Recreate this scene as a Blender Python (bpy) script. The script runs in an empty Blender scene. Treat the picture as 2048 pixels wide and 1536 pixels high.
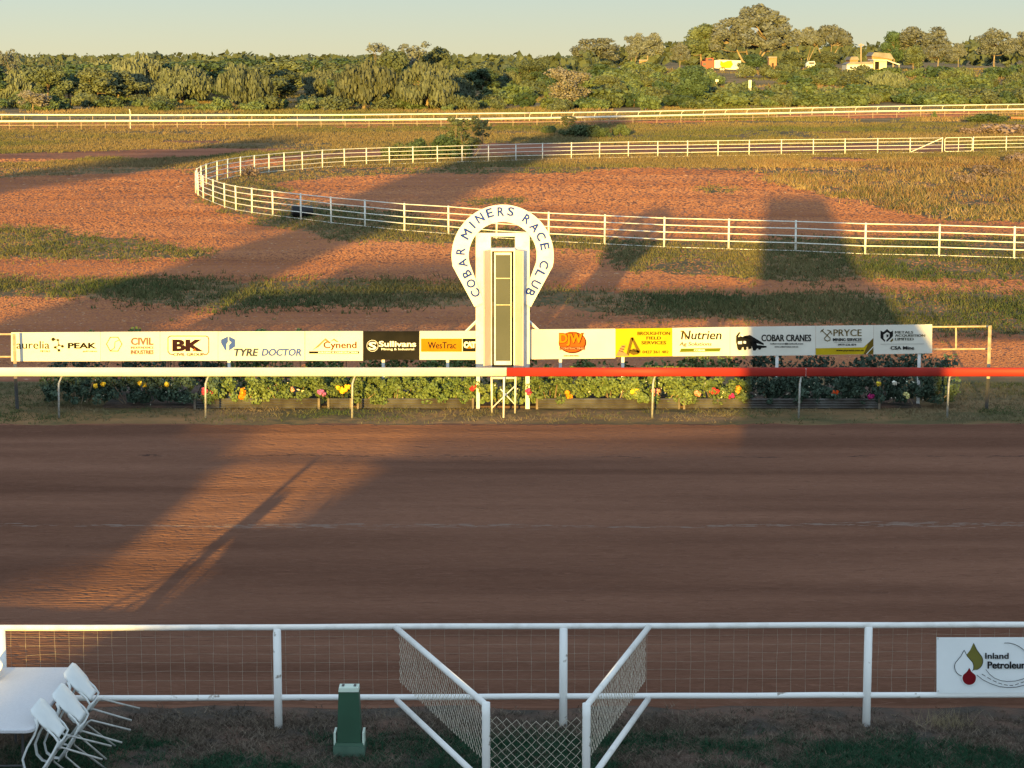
import bpy, math, random
import numpy as np
from mathutils import Vector, Matrix

R = math.radians
SC = bpy.context.scene
COL = SC.collection

# ------------------------------------------------------------------ camera, sky, sun, exposure
F = 4400.0            # focal length in photograph pixels (2048 wide)
H = 7.03              # eye height on the judges' tower
PITCH = R(8.44)
cam_d = bpy.data.cameras.new("camera")
cam = bpy.data.objects.new("camera", cam_d); COL.objects.link(cam)
cam_d.sensor_width = 36.0; cam_d.lens = 36.0 * F / 2048.0
cam_d.clip_start = 0.1; cam_d.clip_end = 20000
cam.location = (0, 0, H); cam.rotation_euler = (math.pi/2 - PITCH, 0, 0)
SC.camera = cam

SUN_EL = R(3.9); SUN_AZ = R(6.87)      # light travels towards +Y, a little to the right
world = bpy.data.worlds.new("World"); SC.world = world; world.use_nodes = True
wn = world.node_tree; bg = wn.nodes['Background']
sky = wn.nodes.new('ShaderNodeTexSky'); sky.sky_type = 'NISHITA'; sky.sun_disc = False
sky.sun_elevation = SUN_EL; sky.sun_rotation = math.pi + SUN_AZ
sky.altitude = 200; sky.air_density = 0.7; sky.dust_density = 0.0; sky.ozone_density = 1.0
# even out the low-sun sky (a soft power curve) and keep its sun side brighter than the side the camera faces
pw = []
sep = wn.nodes.new('ShaderNodeSeparateColor'); cmb = wn.nodes.new('ShaderNodeCombineColor'); wn.links.new(sky.outputs[0], sep.inputs[0])
wtc = wn.nodes.new('ShaderNodeTexCoord'); dt = wn.nodes.new('ShaderNodeVectorMath'); dt.operation = 'DOT_PRODUCT'
wn.links.new(wtc.outputs['Generated'], dt.inputs[0]); dt.inputs[1].default_value = (-math.sin(SUN_AZ), -math.cos(SUN_AZ), 0.7)
gain = wn.nodes.new('ShaderNodeMapRange'); gain.inputs[1].default_value = -1.0; gain.inputs[2].default_value = 1.2
gain.inputs[3].default_value = 1.0; gain.inputs[4].default_value = 2.55; wn.links.new(dt.outputs['Value'], gain.inputs[0])
for k_, g_ in enumerate((0.965, 1.065, 1.02)):
    p_ = wn.nodes.new('ShaderNodeMath'); p_.operation = 'POWER'; p_.inputs[1].default_value = 0.26; wn.links.new(sep.outputs[k_], p_.inputs[0])
    q_ = wn.nodes.new('ShaderNodeMath'); q_.operation = 'MULTIPLY'; q_.inputs[1].default_value = g_; wn.links.new(p_.outputs[0], q_.inputs[0])
    m_ = wn.nodes.new('ShaderNodeMath'); m_.operation = 'MULTIPLY'; wn.links.new(q_.outputs[0], m_.inputs[0]); wn.links.new(gain.outputs[0], m_.inputs[1])
    wn.links.new(m_.outputs[0], cmb.inputs[k_])
szz = wn.nodes.new('ShaderNodeSeparateXYZ'); wn.links.new(wtc.outputs['Generated'], szz.inputs[0])
gr_ = wn.nodes.new('ShaderNodeValToRGB'); gr_.color_ramp.elements[0].position = 0.0; gr_.color_ramp.elements[1].position = 0.3
gr_.color_ramp.elements[0].color = (1.03,0.955,0.87,1); gr_.color_ramp.elements[1].color = (0.93,0.915,1.0,1); e_ = gr_.color_ramp.elements.new(0.027); e_.color = (0.885,0.925,0.985,1); wn.links.new(szz.outputs['Z'], gr_.inputs[0])
mlt = wn.nodes.new('ShaderNodeVectorMath'); mlt.operation = 'MULTIPLY'; wn.links.new(cmb.outputs[0], mlt.inputs[0]); wn.links.new(gr_.outputs[0], mlt.inputs[1])
ml2 = wn.nodes.new('ShaderNodeVectorMath'); ml2.operation = 'SCALE'; ml2.inputs['Scale'].default_value = 1.15; wn.links.new(mlt.outputs[0], ml2.inputs[0])
wn.links.new(ml2.outputs[0], bg.inputs[0]); bg.inputs[1].default_value = 0.15
sl = bpy.data.lights.new("sun", 'SUN'); sl.energy = 5.0; sl.angle = R(0.42); sl.color = (1.0, 0.62, 0.11)
sun = bpy.data.objects.new("sun", sl); COL.objects.link(sun)
sd = Vector((math.sin(SUN_AZ)*math.cos(SUN_EL), math.cos(SUN_AZ)*math.cos(SUN_EL), -math.sin(SUN_EL)))
sun.rotation_euler = sd.to_track_quat('-Z', 'Y').to_euler(); sun.location = (-5, -40, 30)
SC.view_settings.view_transform = 'Standard'; SC.view_settings.look = 'None'
SC.view_settings.exposure = 1.35; SC.view_settings.gamma = 1
SC.render.engine = 'CYCLES'
SC.cycles.max_bounces = 4; SC.cycles.diffuse_bounces = 2; SC.cycles.glossy_bounces = 2

# ------------------------------------------------------------------ photograph pixel -> world
cp, sp = math.cos(PITCH), math.sin(PITCH)
def ray(px, py):
    a = (px-1024)/F; b = -(py-768)/F
    return (a, cp+b*sp, -sp+b*cp)
def P(px, py, h=0.0):
    d = ray(px, py); t = (h-H)/d[2]
    return Vector((d[0]*t, d[1]*t, h))
def W(px, py, Y):
    d = ray(px, py); t = Y/d[1]
    return Vector((d[0]*t, Y, H+d[2]*t))
def sstep(a, b, x):
    t = np.clip((x-a)/(b-a), 0, 1); return t*t*(3-2*t)
def terrain(x, y):
    x = np.asarray(x, float); y = np.asarray(y, float)
    g = sstep(0.018, 0.055, x/np.maximum(y, 1.0))
    return g*sstep(298, 425, y)*4.7
def PG(px, py):
    d = ray(px, py); t = 20.0
    while t < 5000:
        x, y, z = d[0]*t, d[1]*t, H+d[2]*t
        if z <= float(terrain(x, y)): return Vector((x, y, float(terrain(x, y))))
        t *= 1.002
    return Vector((d[0]*t, d[1]*t, 0))

# ------------------------------------------------------------------ materials
def mat(name, c, c2=None, rough=0.7, scale=3.0, bump=0.0, bscale=None, metal=0.0, stretch=(1,1,1), contrast=(0.35,0.65), spec=0.3, coords='Object', bdist=0.02):
    if name.startswith('print_') or name.startswith('dusty') or name.startswith('banner'): spec, rough = 0.03, 0.85
    m = bpy.data.materials.new(name); m.use_nodes = True
    nt = m.node_tree; n = nt.nodes; b = n['Principled BSDF']
    b.inputs['Roughness'].default_value = rough; b.inputs['Metallic'].default_value = metal
    b.inputs['Specular IOR Level'].default_value = spec
    tc = n.new('ShaderNodeTexCoord'); mp = n.new('ShaderNodeMapping'); mp.inputs['Scale'].default_value = stretch
    nt.links.new(tc.outputs[coords], mp.inputs[0])
    no = n.new('ShaderNodeTexNoise'); no.inputs['Scale'].default_value = scale; no.inputs['Detail'].default_value = 6
    nt.links.new(mp.outputs[0], no.inputs['Vector'])
    cr = n.new('ShaderNodeValToRGB'); cr.color_ramp.elements[0].position = contrast[0]; cr.color_ramp.elements[1].position = contrast[1]
    c2 = c2 or tuple(x*0.82 for x in c)
    cr.color_ramp.elements[0].color = (*c2, 1); cr.color_ramp.elements[1].color = (*c, 1)
    nt.links.new(no.outputs['Fac'], cr.inputs[0]); nt.links.new(cr.outputs[0], b.inputs['Base Color'])
    if bump:
        nb = n.new('ShaderNodeTexNoise'); nb.inputs['Scale'].default_value = bscale or scale*4; nb.inputs['Detail'].default_value = 4
        nt.links.new(mp.outputs[0], nb.inputs['Vector'])
        bp = n.new('ShaderNodeBump'); bp.inputs['Strength'].default_value = bump; bp.inputs['Distance'].default_value = bdist
        nt.links.new(nb.outputs['Fac'], bp.inputs['Height']); nt.links.new(bp.outputs[0], b.inputs['Normal'])
    return m

def foliage(name, c1, c2, scale=0.6):
    """leaf material: per-leaf 'tone' attribute, a slow noise and a per-plant random shift"""
    m = bpy.data.materials.new(name); m.use_nodes = True
    nt = m.node_tree; n = nt.nodes; b = n['Principled BSDF']; b.inputs['Roughness'].default_value = 0.75
    b.inputs['Specular IOR Level'].default_value = 0.15
    tc = n.new('ShaderNodeTexCoord'); no = n.new('ShaderNodeTexNoise'); no.inputs['Scale'].default_value = scale
    nt.links.new(tc.outputs['Object'], no.inputs['Vector'])
    at = n.new('ShaderNodeAttribute'); at.attribute_name = 'tone'
    oi = n.new('ShaderNodeObjectInfo')
    a1 = n.new('ShaderNodeMath'); a1.operation = 'MULTIPLY_ADD'; a1.inputs[1].default_value = 0.5
    nt.links.new(at.outputs['Fac'], a1.inputs[0])
    a2 = n.new('ShaderNodeMath'); a2.operation = 'MULTIPLY_ADD'; a2.inputs[1].default_value = 0.9; a2.inputs[2].default_value = -0.22
    nt.links.new(no.outputs['Fac'], a2.inputs[0]); nt.links.new(a2.outputs[0], a1.inputs[2])
    mx = n.new('ShaderNodeMix'); mx.data_type = 'RGBA'
    fb = (1.06,1.26,2.4); mx.inputs[6].default_value = (*[a*b for a,b in zip(c1,fb)], 1); mx.inputs[7].default_value = (*[a*b for a,b in zip(c2,fb)], 1)
    nt.links.new(a1.outputs[0], mx.inputs[0])
    hs = n.new('ShaderNodeHueSaturation')
    h1 = n.new('ShaderNodeMapRange'); h1.inputs[3].default_value = 0.482; h1.inputs[4].default_value = 0.508
    v1 = n.new('ShaderNodeMapRange'); v1.inputs[3].default_value = 0.72; v1.inputs[4].default_value = 1.25
    nt.links.new(oi.outputs['Random'], h1.inputs[0])
    w = n.new('ShaderNodeTexWhiteNoise'); w.noise_dimensions = '1D'; nt.links.new(oi.outputs['Random'], w.inputs['W'])
    nt.links.new(w.outputs['Value'], v1.inputs[0])
    nt.links.new(h1.outputs[0], hs.inputs['Hue']); nt.links.new(v1.outputs[0], hs.inputs['Value'])
    nt.links.new(mx.outputs[2], hs.inputs['Color']); nt.links.new(hs.outputs[0], b.inputs['Base Color'])
    return m

def attr_mat(name, rough=0.8):
    m = bpy.data.materials.new(name); m.use_nodes = True
    nt = m.node_tree; b = nt.nodes['Principled BSDF']; b.inputs['Roughness'].default_value = rough
    b.inputs['Specular IOR Level'].default_value = 0.1
    at = nt.nodes.new('ShaderNodeAttribute'); at.attribute_name = 'col'
    nt.links.new(at.outputs['Color'], b.inputs['Base Color']); return m

M = {}
M['white'] = mat('white_paint', (0.76,0.76,0.76), (0.62,0.61,0.60), 0.6, 6, contrast=(0.28,0.5), spec=0.15)
M['whitechip'] = mat('chipped_white_paint', (0.80,0.81,0.82), (0.30,0.27,0.24), 0.6, 9, contrast=(0.30,0.36), spec=0.15)
M['rail'] = mat('rail_plastic', (0.68,0.66,0.61), (0.60,0.58,0.52), 0.4, 1.5)
M['redrail'] = mat('red_rail_plastic', (0.37,0.030,0.020), (0.28,0.024,0.018), 0.5, 1.2, spec=0.15)
M['redfade'] = mat('faded_red_edge', (0.75,0.30,0.22), None, 0.5)
M['galv'] = mat('galvanised_steel', (0.42,0.42,0.40), (0.28,0.27,0.25), 0.5, 20, metal=0.3)
M['meshwire'] = mat('rusty_fence_wire', (0.40,0.35,0.29), (0.24,0.20,0.16), 0.7, 12)
M['wire'] = mat('old_wire', (0.60,0.55,0.47), (0.40,0.35,0.28), 0.6, 12)
M['tanpost'] = mat('tan_weathered_post', (0.50,0.40,0.30), (0.35,0.26,0.18), 0.7, 10)
M['yard'] = mat('yard_fence_paint', (0.78,0.77,0.72), (0.50,0.46,0.38), 0.55, 5, contrast=(0.26,0.46))
M['banner'] = mat('banner_white', (0.70,0.68,0.62), (0.62,0.60,0.54), 0.45, 1.2)
M['dark'] = mat('print_dark_grey', (0.0120,0.0120,0.0132), (0.0096,0.0096,0.0108), 0.5)
M['black'] = mat('print_black', (0.018,0.017,0.016), (0.012,0.012,0.012), 0.5)
M['blue'] = mat('print_blue', (0.016,0.045,0.32), (0.014,0.040,0.27), 0.5)
M['midblue'] = mat('print_slate_blue', (0.045,0.090,0.36), (0.04,0.08,0.30), 0.5)
M['steelgrey'] = mat('print_steel_grey', (0.040,0.055,0.12), (0.030,0.040,0.08), 0.5)
M['yellow'] = mat('print_yellow', (0.5270,0.3740,0.0170), (0.4216,0.2992,0.0136), 0.5)
M['amber'] = mat('print_amber', (0.4000,0.1760,0.0080), (0.3200,0.1408,0.0064), 0.5)
M['gold'] = mat('print_gold', (0.1430,0.0935,0.0165), (0.1144,0.0748,0.0132), 0.5)
M['orange'] = mat('print_orange', (0.3850,0.0910,0.0140), (0.3080,0.0728,0.0112), 0.5)
M['peach'] = mat('print_peach', (0.3850,0.2100,0.1190), (0.3080,0.1680,0.0952), 0.5)
M['fadedpink'] = mat('print_faded_pink', (0.1870,0.1100,0.0990), (0.1496,0.0880,0.0792), 0.5, 3)
M['fadedgold'] = mat('print_faded_gold', (0.2200,0.1595,0.0660), (0.1760,0.1276,0.0528), 0.5, 3)
M['plum'] = mat('print_plum', (0.0275,0.0110,0.0154), (0.0220,0.0088,0.0121), 0.5)
M['redbrown'] = mat('print_red_brown', (0.1100,0.0248,0.0110), (0.0880,0.0198,0.0088), 0.5)
M['olive'] = mat('print_olive', (0.0303,0.0275,0.0083), (0.0242,0.0220,0.0066), 0.5)
M['lime'] = mat('print_lime', (0.1210,0.1540,0.0110), (0.0968,0.1232,0.0088), 0.5, 1)
M['whiteink'] = mat('print_white', (0.82,0.82,0.80), (0.76,0.76,0.74), 0.5)
M['maroon'] = mat('print_maroon', (0.20,0.012,0.018), (0.16,0.01,0.015), 0.5)
M['signwhite'] = mat('sign_face_white', (0.80,0.84,0.88), (0.76,0.80,0.84), 0.6, spec=0.1)
M['dropgold'] = mat('sign_gold', (0.17,0.16,0.03), (0.14,0.13,0.03), 0.5)
M['mirror'] = mat('dusty_mirror_glass', (0.095,0.105,0.100), (0.075,0.085,0.082), 0.4, 1.2, stretch=(1,1,0.6))
M['door'] = mat('door_beige_board', (0.58,0.48,0.45), (0.53,0.44,0.41), 0.6, 2)
M['interior'] = mat('brown_box_interior', (0.05,0.024,0.012), (0.03,0.016,0.01), 0.7)
M['iron'] = mat('corrugated_iron', (0.15,0.145,0.14), (0.07,0.06,0.055), 0.5, 3, metal=0.2)
M['wood'] = mat('grey_timber', (0.42,0.34,0.25), (0.28,0.22,0.16), 0.8, 6, stretch=(4,4,1))
M['woodgrey'] = mat('old_grey_timber', (0.20,0.16,0.12), (0.12,0.10,0.08), 0.8, 6)
M['bark'] = mat('bark', (0.30,0.23,0.16), (0.14,0.10,0.07), 0.9, 2, 0.4)
M['palebark'] = mat('pale_gum_bark', (0.36,0.30,0.23), (0.20,0.15,0.11), 0.8, 1.5, 0.2)
M['greenplastic'] = mat('green_plastic', (0.030,0.088,0.055), (0.026,0.074,0.046), 0.5, 4)
M['palegreen'] = mat('pale_green_plastic', (0.075,0.14,0.105), (0.055,0.11,0.08), 0.5, 8)
M['captop'] = mat('translucent_cap', (0.60,0.70,0.62), (0.5,0.62,0.55), 0.3)
M['chair'] = mat('white_chair_plastic', (0.74,0.78,0.80), (0.66,0.70,0.73), 0.38, 5)
M['table'] = mat('grey_white_table_plastic', (0.58,0.59,0.64), (0.52,0.53,0.58), 0.45, 60)
M['tubegrey'] = mat('grey_steel_tube', (0.46,0.46,0.45), (0.34,0.34,0.33), 0.4, 15, metal=0.3)
M['darktube'] = mat('dark_steel_tube', (0.06,0.06,0.065), None, 0.5)
M['blackplastic'] = mat('black_poly', (0.015,0.015,0.018), None, 0.4)
M['truckred'] = mat('truck_red', (0.33,0.010,0.012), (0.24,0.010,0.010), 0.4, 1)
M['glass'] = mat('dark_glass', (0.03,0.035,0.04), None, 0.15, spec=0.6)
M['brick'] = mat('brown_brick', (0.40,0.24,0.14), (0.30,0.17,0.10), 0.8, 3)
M['cream'] = mat('cream_wall', (0.78,0.70,0.45), (0.70,0.62,0.40), 0.7, 1)
M['tin'] = mat('tin_roof', (0.22,0.20,0.19), (0.15,0.13,0.12), 0.5, 0.8)
M['concrete'] = mat('concrete', (0.50,0.45,0.38), (0.40,0.35,0.30), 0.8, 2)
M['terracotta'] = mat('rusty_pipe', (0.48,0.20,0.10), (0.36,0.14,0.07), 0.7, 2)

M['leafA'] = foliage('leaves_olive_green', (0.040,0.048,0.014), (0.135,0.135,0.040))
M['leafB'] = foliage('leaves_deep_green', (0.022,0.038,0.012), (0.075,0.098,0.028))
M['leafC'] = foliage('leaves_grey_gum', (0.060,0.062,0.030), (0.165,0.150,0.074))
M['leafD'] = foliage('leaves_tan', (0.13,0.11,0.045), (0.29,0.22,0.10))
M['leafE'] = foliage('leaves_shrub_green', (0.035,0.050,0.012), (0.125,0.140,0.034))
M['leafW'] = foliage('leaves_weeping', (0.046,0.052,0.018), (0.150,0.142,0.048))
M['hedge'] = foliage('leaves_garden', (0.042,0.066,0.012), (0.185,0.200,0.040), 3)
M['hedgeD'] = foliage('leaves_garden_shade_tone', (0.025,0.040,0.016), (0.085,0.105,0.040), 3)  # shaded copy of the garden leaf colour, also used for stems
M['scrub'] = foliage('scrub_brown', (0.08,0.055,0.03), (0.22,0.14,0.07))
M['grass'] = attr_mat('grass_blades')
M['petal'] = attr_mat('flower_petals', 0.5)

# ------------------------------------------------------------------ ground materials
def rough_normal(nt, tc, scale, st, amount):
    '''cloddy earth: facets tilted by a fine colour noise, so low sun catches their sides'''
    n = nt.nodes; L = nt.links
    mp = n.new('ShaderNodeMapping'); mp.inputs['Scale'].default_value = st; L.new(tc.outputs['Object'], mp.inputs[0])
    o = n.new('ShaderNodeTexNoise'); o.inputs['Scale'].default_value = scale; o.inputs['Detail'].default_value = 5; o.inputs['Roughness'].default_value = 0.8; L.new(mp.outputs[0], o.inputs['Vector'])
    a = n.new('ShaderNodeVectorMath'); a.operation = 'SUBTRACT'; L.new(o.outputs['Color'], a.inputs[0]); a.inputs[1].default_value = (0.5,0.5,0.5)
    b = n.new('ShaderNodeVectorMath'); b.operation = 'MULTIPLY'; L.new(a.outputs[0], b.inputs[0]); b.inputs[1].default_value = (amount,amount,0)
    c = n.new('ShaderNodeVectorMath'); c.operation = 'ADD'; L.new(b.outputs[0], c.inputs[0]); c.inputs[1].default_value = (0,0,1)
    d = n.new('ShaderNodeVectorMath'); d.operation = 'NORMALIZE'; L.new(c.outputs[0], d.inputs[0]); return d.outputs[0]
def ground_material():
    m = bpy.data.materials.new('red_earth_and_grass'); m.use_nodes = True
    nt = m.node_tree; n = nt.nodes; L = nt.links; b = n['Principled BSDF']
    b.inputs['Roughness'].default_value = 0.95; b.inputs['Specular IOR Level'].default_value = 0.05
    tc = n.new('ShaderNodeTexCoord')
    def noise(scale, detail=5, st=(1,1,1), rough=0.55):
        mp = n.new('ShaderNodeMapping'); mp.inputs['Scale'].default_value = st; L.new(tc.outputs['Object'], mp.inputs[0])
        o = n.new('ShaderNodeTexNoise'); o.inputs['Scale'].default_value = scale; o.inputs['Detail'].default_value = detail
        o.inputs['Roughness'].default_value = rough; L.new(mp.outputs[0], o.inputs['Vector']); return o.outputs['Fac']
    def ramp(fac, p0, c0, p1, c1):
        r = n.new('ShaderNodeValToRGB'); r.color_ramp.elements[0].position = p0; r.color_ramp.elements[1].position = p1
        r.color_ramp.elements[0].color = (*c0,1); r.color_ramp.elements[1].color = (*c1,1); L.new(fac, r.inputs[0]); return r.outputs[0]
    def mix(f, a, c):
        x = n.new('ShaderNodeMix'); x.data_type = 'RGBA'; L.new(f, x.inputs[0]); L.new(a, x.inputs[6]); L.new(c, x.inputs[7]); return x.outputs[2]
    dirt = ramp(noise(0.25, 8, (0.35,1,1), 0.62), 0.36, (0.22,0.085,0.050), 0.66, (0.36,0.150,0.088))
    peb = ramp(noise(5.0, 3, (1,1,1), 0.7), 0.60, (0,0,0), 0.72, (1,1,1))
    pebc = n.new('ShaderNodeRGB'); pebc.outputs[0].default_value = (0.58,0.36,0.22,1)
    dirt = mix(peb, dirt, pebc.outputs[0])
    trk = ramp(noise(1.3, 4, (0.05,1.4,1), 0.6), 0.40, (0.72,0.70,0.68), 0.58, (1,1,1))
    mul = n.new('ShaderNodeMix'); mul.data_type = 'RGBA'; mul.blend_type = 'MULTIPLY'; mul.inputs[0].default_value = 0.8
    L.new(dirt, mul.inputs[6]); L.new(trk, mul.inputs[7]); dirt = mul.outputs[2]
    g = ramp(noise(0.5, 6, (0.6,1,1), 0.65), 0.38, (0.085,0.078,0.040), 0.66, (0.25,0.150,0.080))
    dr = n.new('ShaderNodeAttribute'); dr.attribute_name = 'dry'; tan = ramp(noise(0.25, 6, (0.5,1,1), 0.65), 0.38, (0.16,0.125,0.06), 0.64, (0.34,0.22,0.12)); g = mix(dr.outputs['Fac'], g, tan)
    at = n.new('ShaderNodeAttribute'); at.attribute_name = 'grass'
    nz = noise(0.9, 6, (0.6,1,1), 0.7)
    a = n.new('ShaderNodeMath'); a.operation = 'MULTIPLY_ADD'; a.inputs[1].default_value = 1.3; L.new(nz, a.inputs[0]); 
    s = n.new('ShaderNodeMath'); s.operation = 'SUBTRACT'; L.new(at.outputs['Fac'], s.inputs[0]); s.inputs[1].default_value = 0.65
    L.new(s.outputs[0], a.inputs[2])
    f = n.new('ShaderNodeMapRange'); f.inputs[1].default_value = 0.35; f.inputs[2].default_value = 0.62; L.new(a.outputs[0], f.inputs[0])
    L.new(mix(f.outputs[0], dirt, g), b.inputs['Base Color'])
    L.new(rough_normal(nt, tc, 2.6, (1,1,1), 1.2), b.inputs['Normal'])
    return m
def track_material():
    m = bpy.data.materials.new('harrowed_red_dirt'); m.use_nodes = True
    nt = m.node_tree; n = nt.nodes; L = nt.links; b = n['Principled BSDF']
    b.inputs['Roughness'].default_value = 0.95; b.inputs['Specular IOR Level'].default_value = 0.05
    tc = n.new('ShaderNodeTexCoord')
    def noise(scale, detail, st, rough=0.55):
        mp = n.new('ShaderNodeMapping'); mp.inputs['Scale'].default_value = st; L.new(tc.outputs['Object'], mp.inputs[0])
        o = n.new('ShaderNodeTexNoise'); o.inputs['Scale'].default_value = scale; o.inputs['Detail'].default_value = detail
        o.inputs['Roughness'].default_value = rough; L.new(mp.outputs[0], o.inputs['Vector']); return o.outputs['Fac']
    def ramp(fac, p0, c0, p1, c1):
        r = n.new('ShaderNodeValToRGB'); r.color_ramp.elements[0].position = p0; r.color_ramp.elements[1].position = p1
        r.color_ramp.elements[0].color = (*c0,1); r.color_ramp.elements[1].color = (*c1,1); L.new(fac, r.inputs[0]); return r.outputs[0]
    base = ramp(noise(1.0, 7, (0.09,0.9,1), 0.62), 0.34, (0.118,0.057,0.038), 0.66, (0.190,0.095,0.064))
    fine = ramp(noise(1.0, 4, (0.5,16,1), 0.7), 0.35, (0.72,0.70,0.70), 0.62, (1.12,1.1,1.1))
    mul = n.new('ShaderNodeMix'); mul.data_type = 'RGBA'; mul.blend_type = 'MULTIPLY'; mul.inputs[0].default_value = 1
    L.new(base, mul.inputs[6]); L.new(fine, mul.inputs[7])
    # a pale dusty wheel line running along the middle of the track
    sx = n.new('ShaderNodeSeparateXYZ'); L.new(tc.outputs['Object'], sx.inputs[0])
    w = noise(1.0, 4, (0.12,0.0,1)); ws = n.new('ShaderNodeMath'); ws.operation = 'MULTIPLY_ADD'; ws.inputs[1].default_value = 0.9; L.new(w, ws.inputs[0]); L.new(sx.outputs['Y'], ws.inputs[2])
    d = n.new('ShaderNodeMath'); d.operation = 'SUBTRACT'; L.new(ws.outputs[0], d.inputs[0]); d.inputs[1].default_value = 33.0
    ab = n.new('ShaderNodeMath'); ab.operation = 'ABSOLUTE'; L.new(d.outputs[0], ab.inputs[0])
    mr = n.new('ShaderNodeMapRange'); mr.inputs[1].default_value = 0.28; mr.inputs[2].default_value = 0.05; L.new(ab.outputs[0], mr.inputs[0])
    bk = ramp(noise(1.0, 5, (0.5,6,1), 0.7), 0.46, (0,0,0), 0.66, (0.6,0.6,0.6))
    mm = n.new('ShaderNodeMath'); mm.operation = 'MULTIPLY'; L.new(mr.outputs[0], mm.inputs[0]); L.new(bk, mm.inputs[1])
    pale = n.new('ShaderNodeMix'); pale.data_type = 'RGBA'; L.new(mm.outputs[0], pale.inputs[0]); L.new(mul.outputs[2], pale.inputs[6]); pale.inputs[7].default_value = (0.42,0.30,0.25,1)
    L.new(pale.outputs[2], b.inputs['Base Color'])
    L.new(rough_normal(nt, tc, 1.0, (2.5,11,1), 1.2), b.inputs['Normal'])
    return m
M['ground'] = ground_material(); M['track'] = track_material()

# ------------------------------------------------------------------ object helpers
def link(o, parent=None):
    COL.objects.link(o)
    if parent is not None: o.parent = parent
    return o
def tag(o, label, cat, group=None, kind=None):
    o['label'] = label
    if cat: o['category'] = cat
    if group: o['group'] = group
    if kind: o['kind'] = kind
    return o
def thing(name, label, cat, loc=(0,0,0), rz=0, group=None):
    o = bpy.data.objects.new(name, None); o.empty_display_size = 0.2; COL.objects.link(o)
    o.location = loc; o.rotation_euler = (0,0,rz)
    return tag(o, label, cat, group)
def copy_tree(o, parent=None):
    c = o.copy(); COL.objects.link(c)
    if parent is not None: c.parent = parent
    for ch in o.children: copy_tree(ch, c)
    return c

class MB:
    def __init__(s, off=(0,0,0)): s.v = []; s.f = []; s.off = Vector(off)
    def add(s, vs, fs):
        k = len(s.v); s.v += [tuple(Vector(v)-s.off) for v in vs]; s.f += [tuple(i+k for i in f) for f in fs]
    def box(s, c, d, m=None):
        x, y, z = (q/2 for q in d); vs = [Vector((a*x, b*y, e*z)) for a in (-1,1) for b in (-1,1) for e in (-1,1)]
        if m is not None: vs = [m @ v for v in vs]
        vs = [v+Vector(c) for v in vs]
        s.add(vs, [(0,1,3,2),(4,6,7,5),(0,4,5,1),(2,3,7,6),(0,2,6,4),(1,5,7,3)])
    def rbox(s, c, d, r=0.01):   # box with bevelled long edges (all round in plan and section)
        x, y, z = (q/2 for q in d); r = min(r, x*.9, y*.9, z*.9)
        vs = []
        for zz, ins in ((-z, r), (-z+r, 0), (z-r, 0), (z, r)):
            for (sx, sy) in ((1,1),(-1,1),(-1,-1),(1,-1)):
                a = (x-ins)*sx; b = (y-ins)*sy
                if (sx, sy) in ((1,1),(-1,-1)): vs += [(a, b-r*sy, zz), (a-r*sx, b, zz)]
                else: vs += [(a-r*sx, b, zz), (a, b-r*sy, zz)]
        fs = []
        for k in range(3):
            for i in range(8):
                j = (i+1) % 8; fs.append((k*8+i, k*8+j, (k+1)*8+j, (k+1)*8+i))
        fs.append(tuple(range(7,-1,-1))); fs.append(tuple(range(24,32)))
        s.add([Vector(v)+Vector(c) for v in vs], fs)
    def tube(s, pts, r, n=8, cap=True, r2=None, flat=None):
        pts = [Vector(p) for p in pts]; N = len(pts); rings = []
        up = Vector((0,0,1)); t0 = (pts[1]-pts[0]).normalized()
        if abs(t0.dot(up)) > 0.95: up = Vector((0,1,0))
        a = t0.cross(up).normalized()
        for i, p in enumerate(pts):
            t = ((pts[min(i+1,N-1)]-pts[i]).normalized()+(pts[i]-pts[max(i-1,0)]).normalized())
            t = t.normalized() if t.length > 1e-6 else t0
            a = (a - t*a.dot(t)); a = a.normalized() if a.length > 1e-6 else t.orthogonal().normalized()
            b = t.cross(a)
            rr = r[i] if isinstance(r, (list, tuple)) else (r if r2 is None else r+(r2-r)*i/(N-1))
            fa, fb = flat or (1,1)
            rings.append([p+a*(math.cos(2*math.pi*k/n)*rr*fa)+b*(math.sin(2*math.pi*k/n)*rr*fb) for k in range(n)])
        vs = [v for q in rings for v in q]; fs = []
        for i in range(N-1):
            for k in range(n):
                j = (k+1) % n; fs.append((i*n+k, i*n+j, (i+1)*n+j, (i+1)*n+k))
        if cap: fs.append(tuple(range(n-1,-1,-1))); fs.append(tuple((N-1)*n+k for k in range(n)))
        s.add(vs, fs)
    def prism(s, poly, y0, y1):     # polygon in X-Z, extruded along Y from y0 to y1
        n = len(poly); vs = [(p[0], y0, p[1]) for p in poly]+[(p[0], y1, p[1]) for p in poly]
        s.add(vs, [tuple(range(n)), tuple(range(2*n-1, n-1, -1))]+[(i, i+n, (i+1)%n+n, (i+1)%n) for i in range(n)])
    def build(s, name, m, parent=None, smooth=False):
        me = bpy.data.meshes.new(name); me.from_pydata(s.v, [], s.f); me.validate(); me.update()
        if m is not None: me.materials.append(m)
        if smooth: me.polygons.foreach_set('use_smooth', [True]*len(me.polygons))
        return link(bpy.data.objects.new(name, me), parent)

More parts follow.
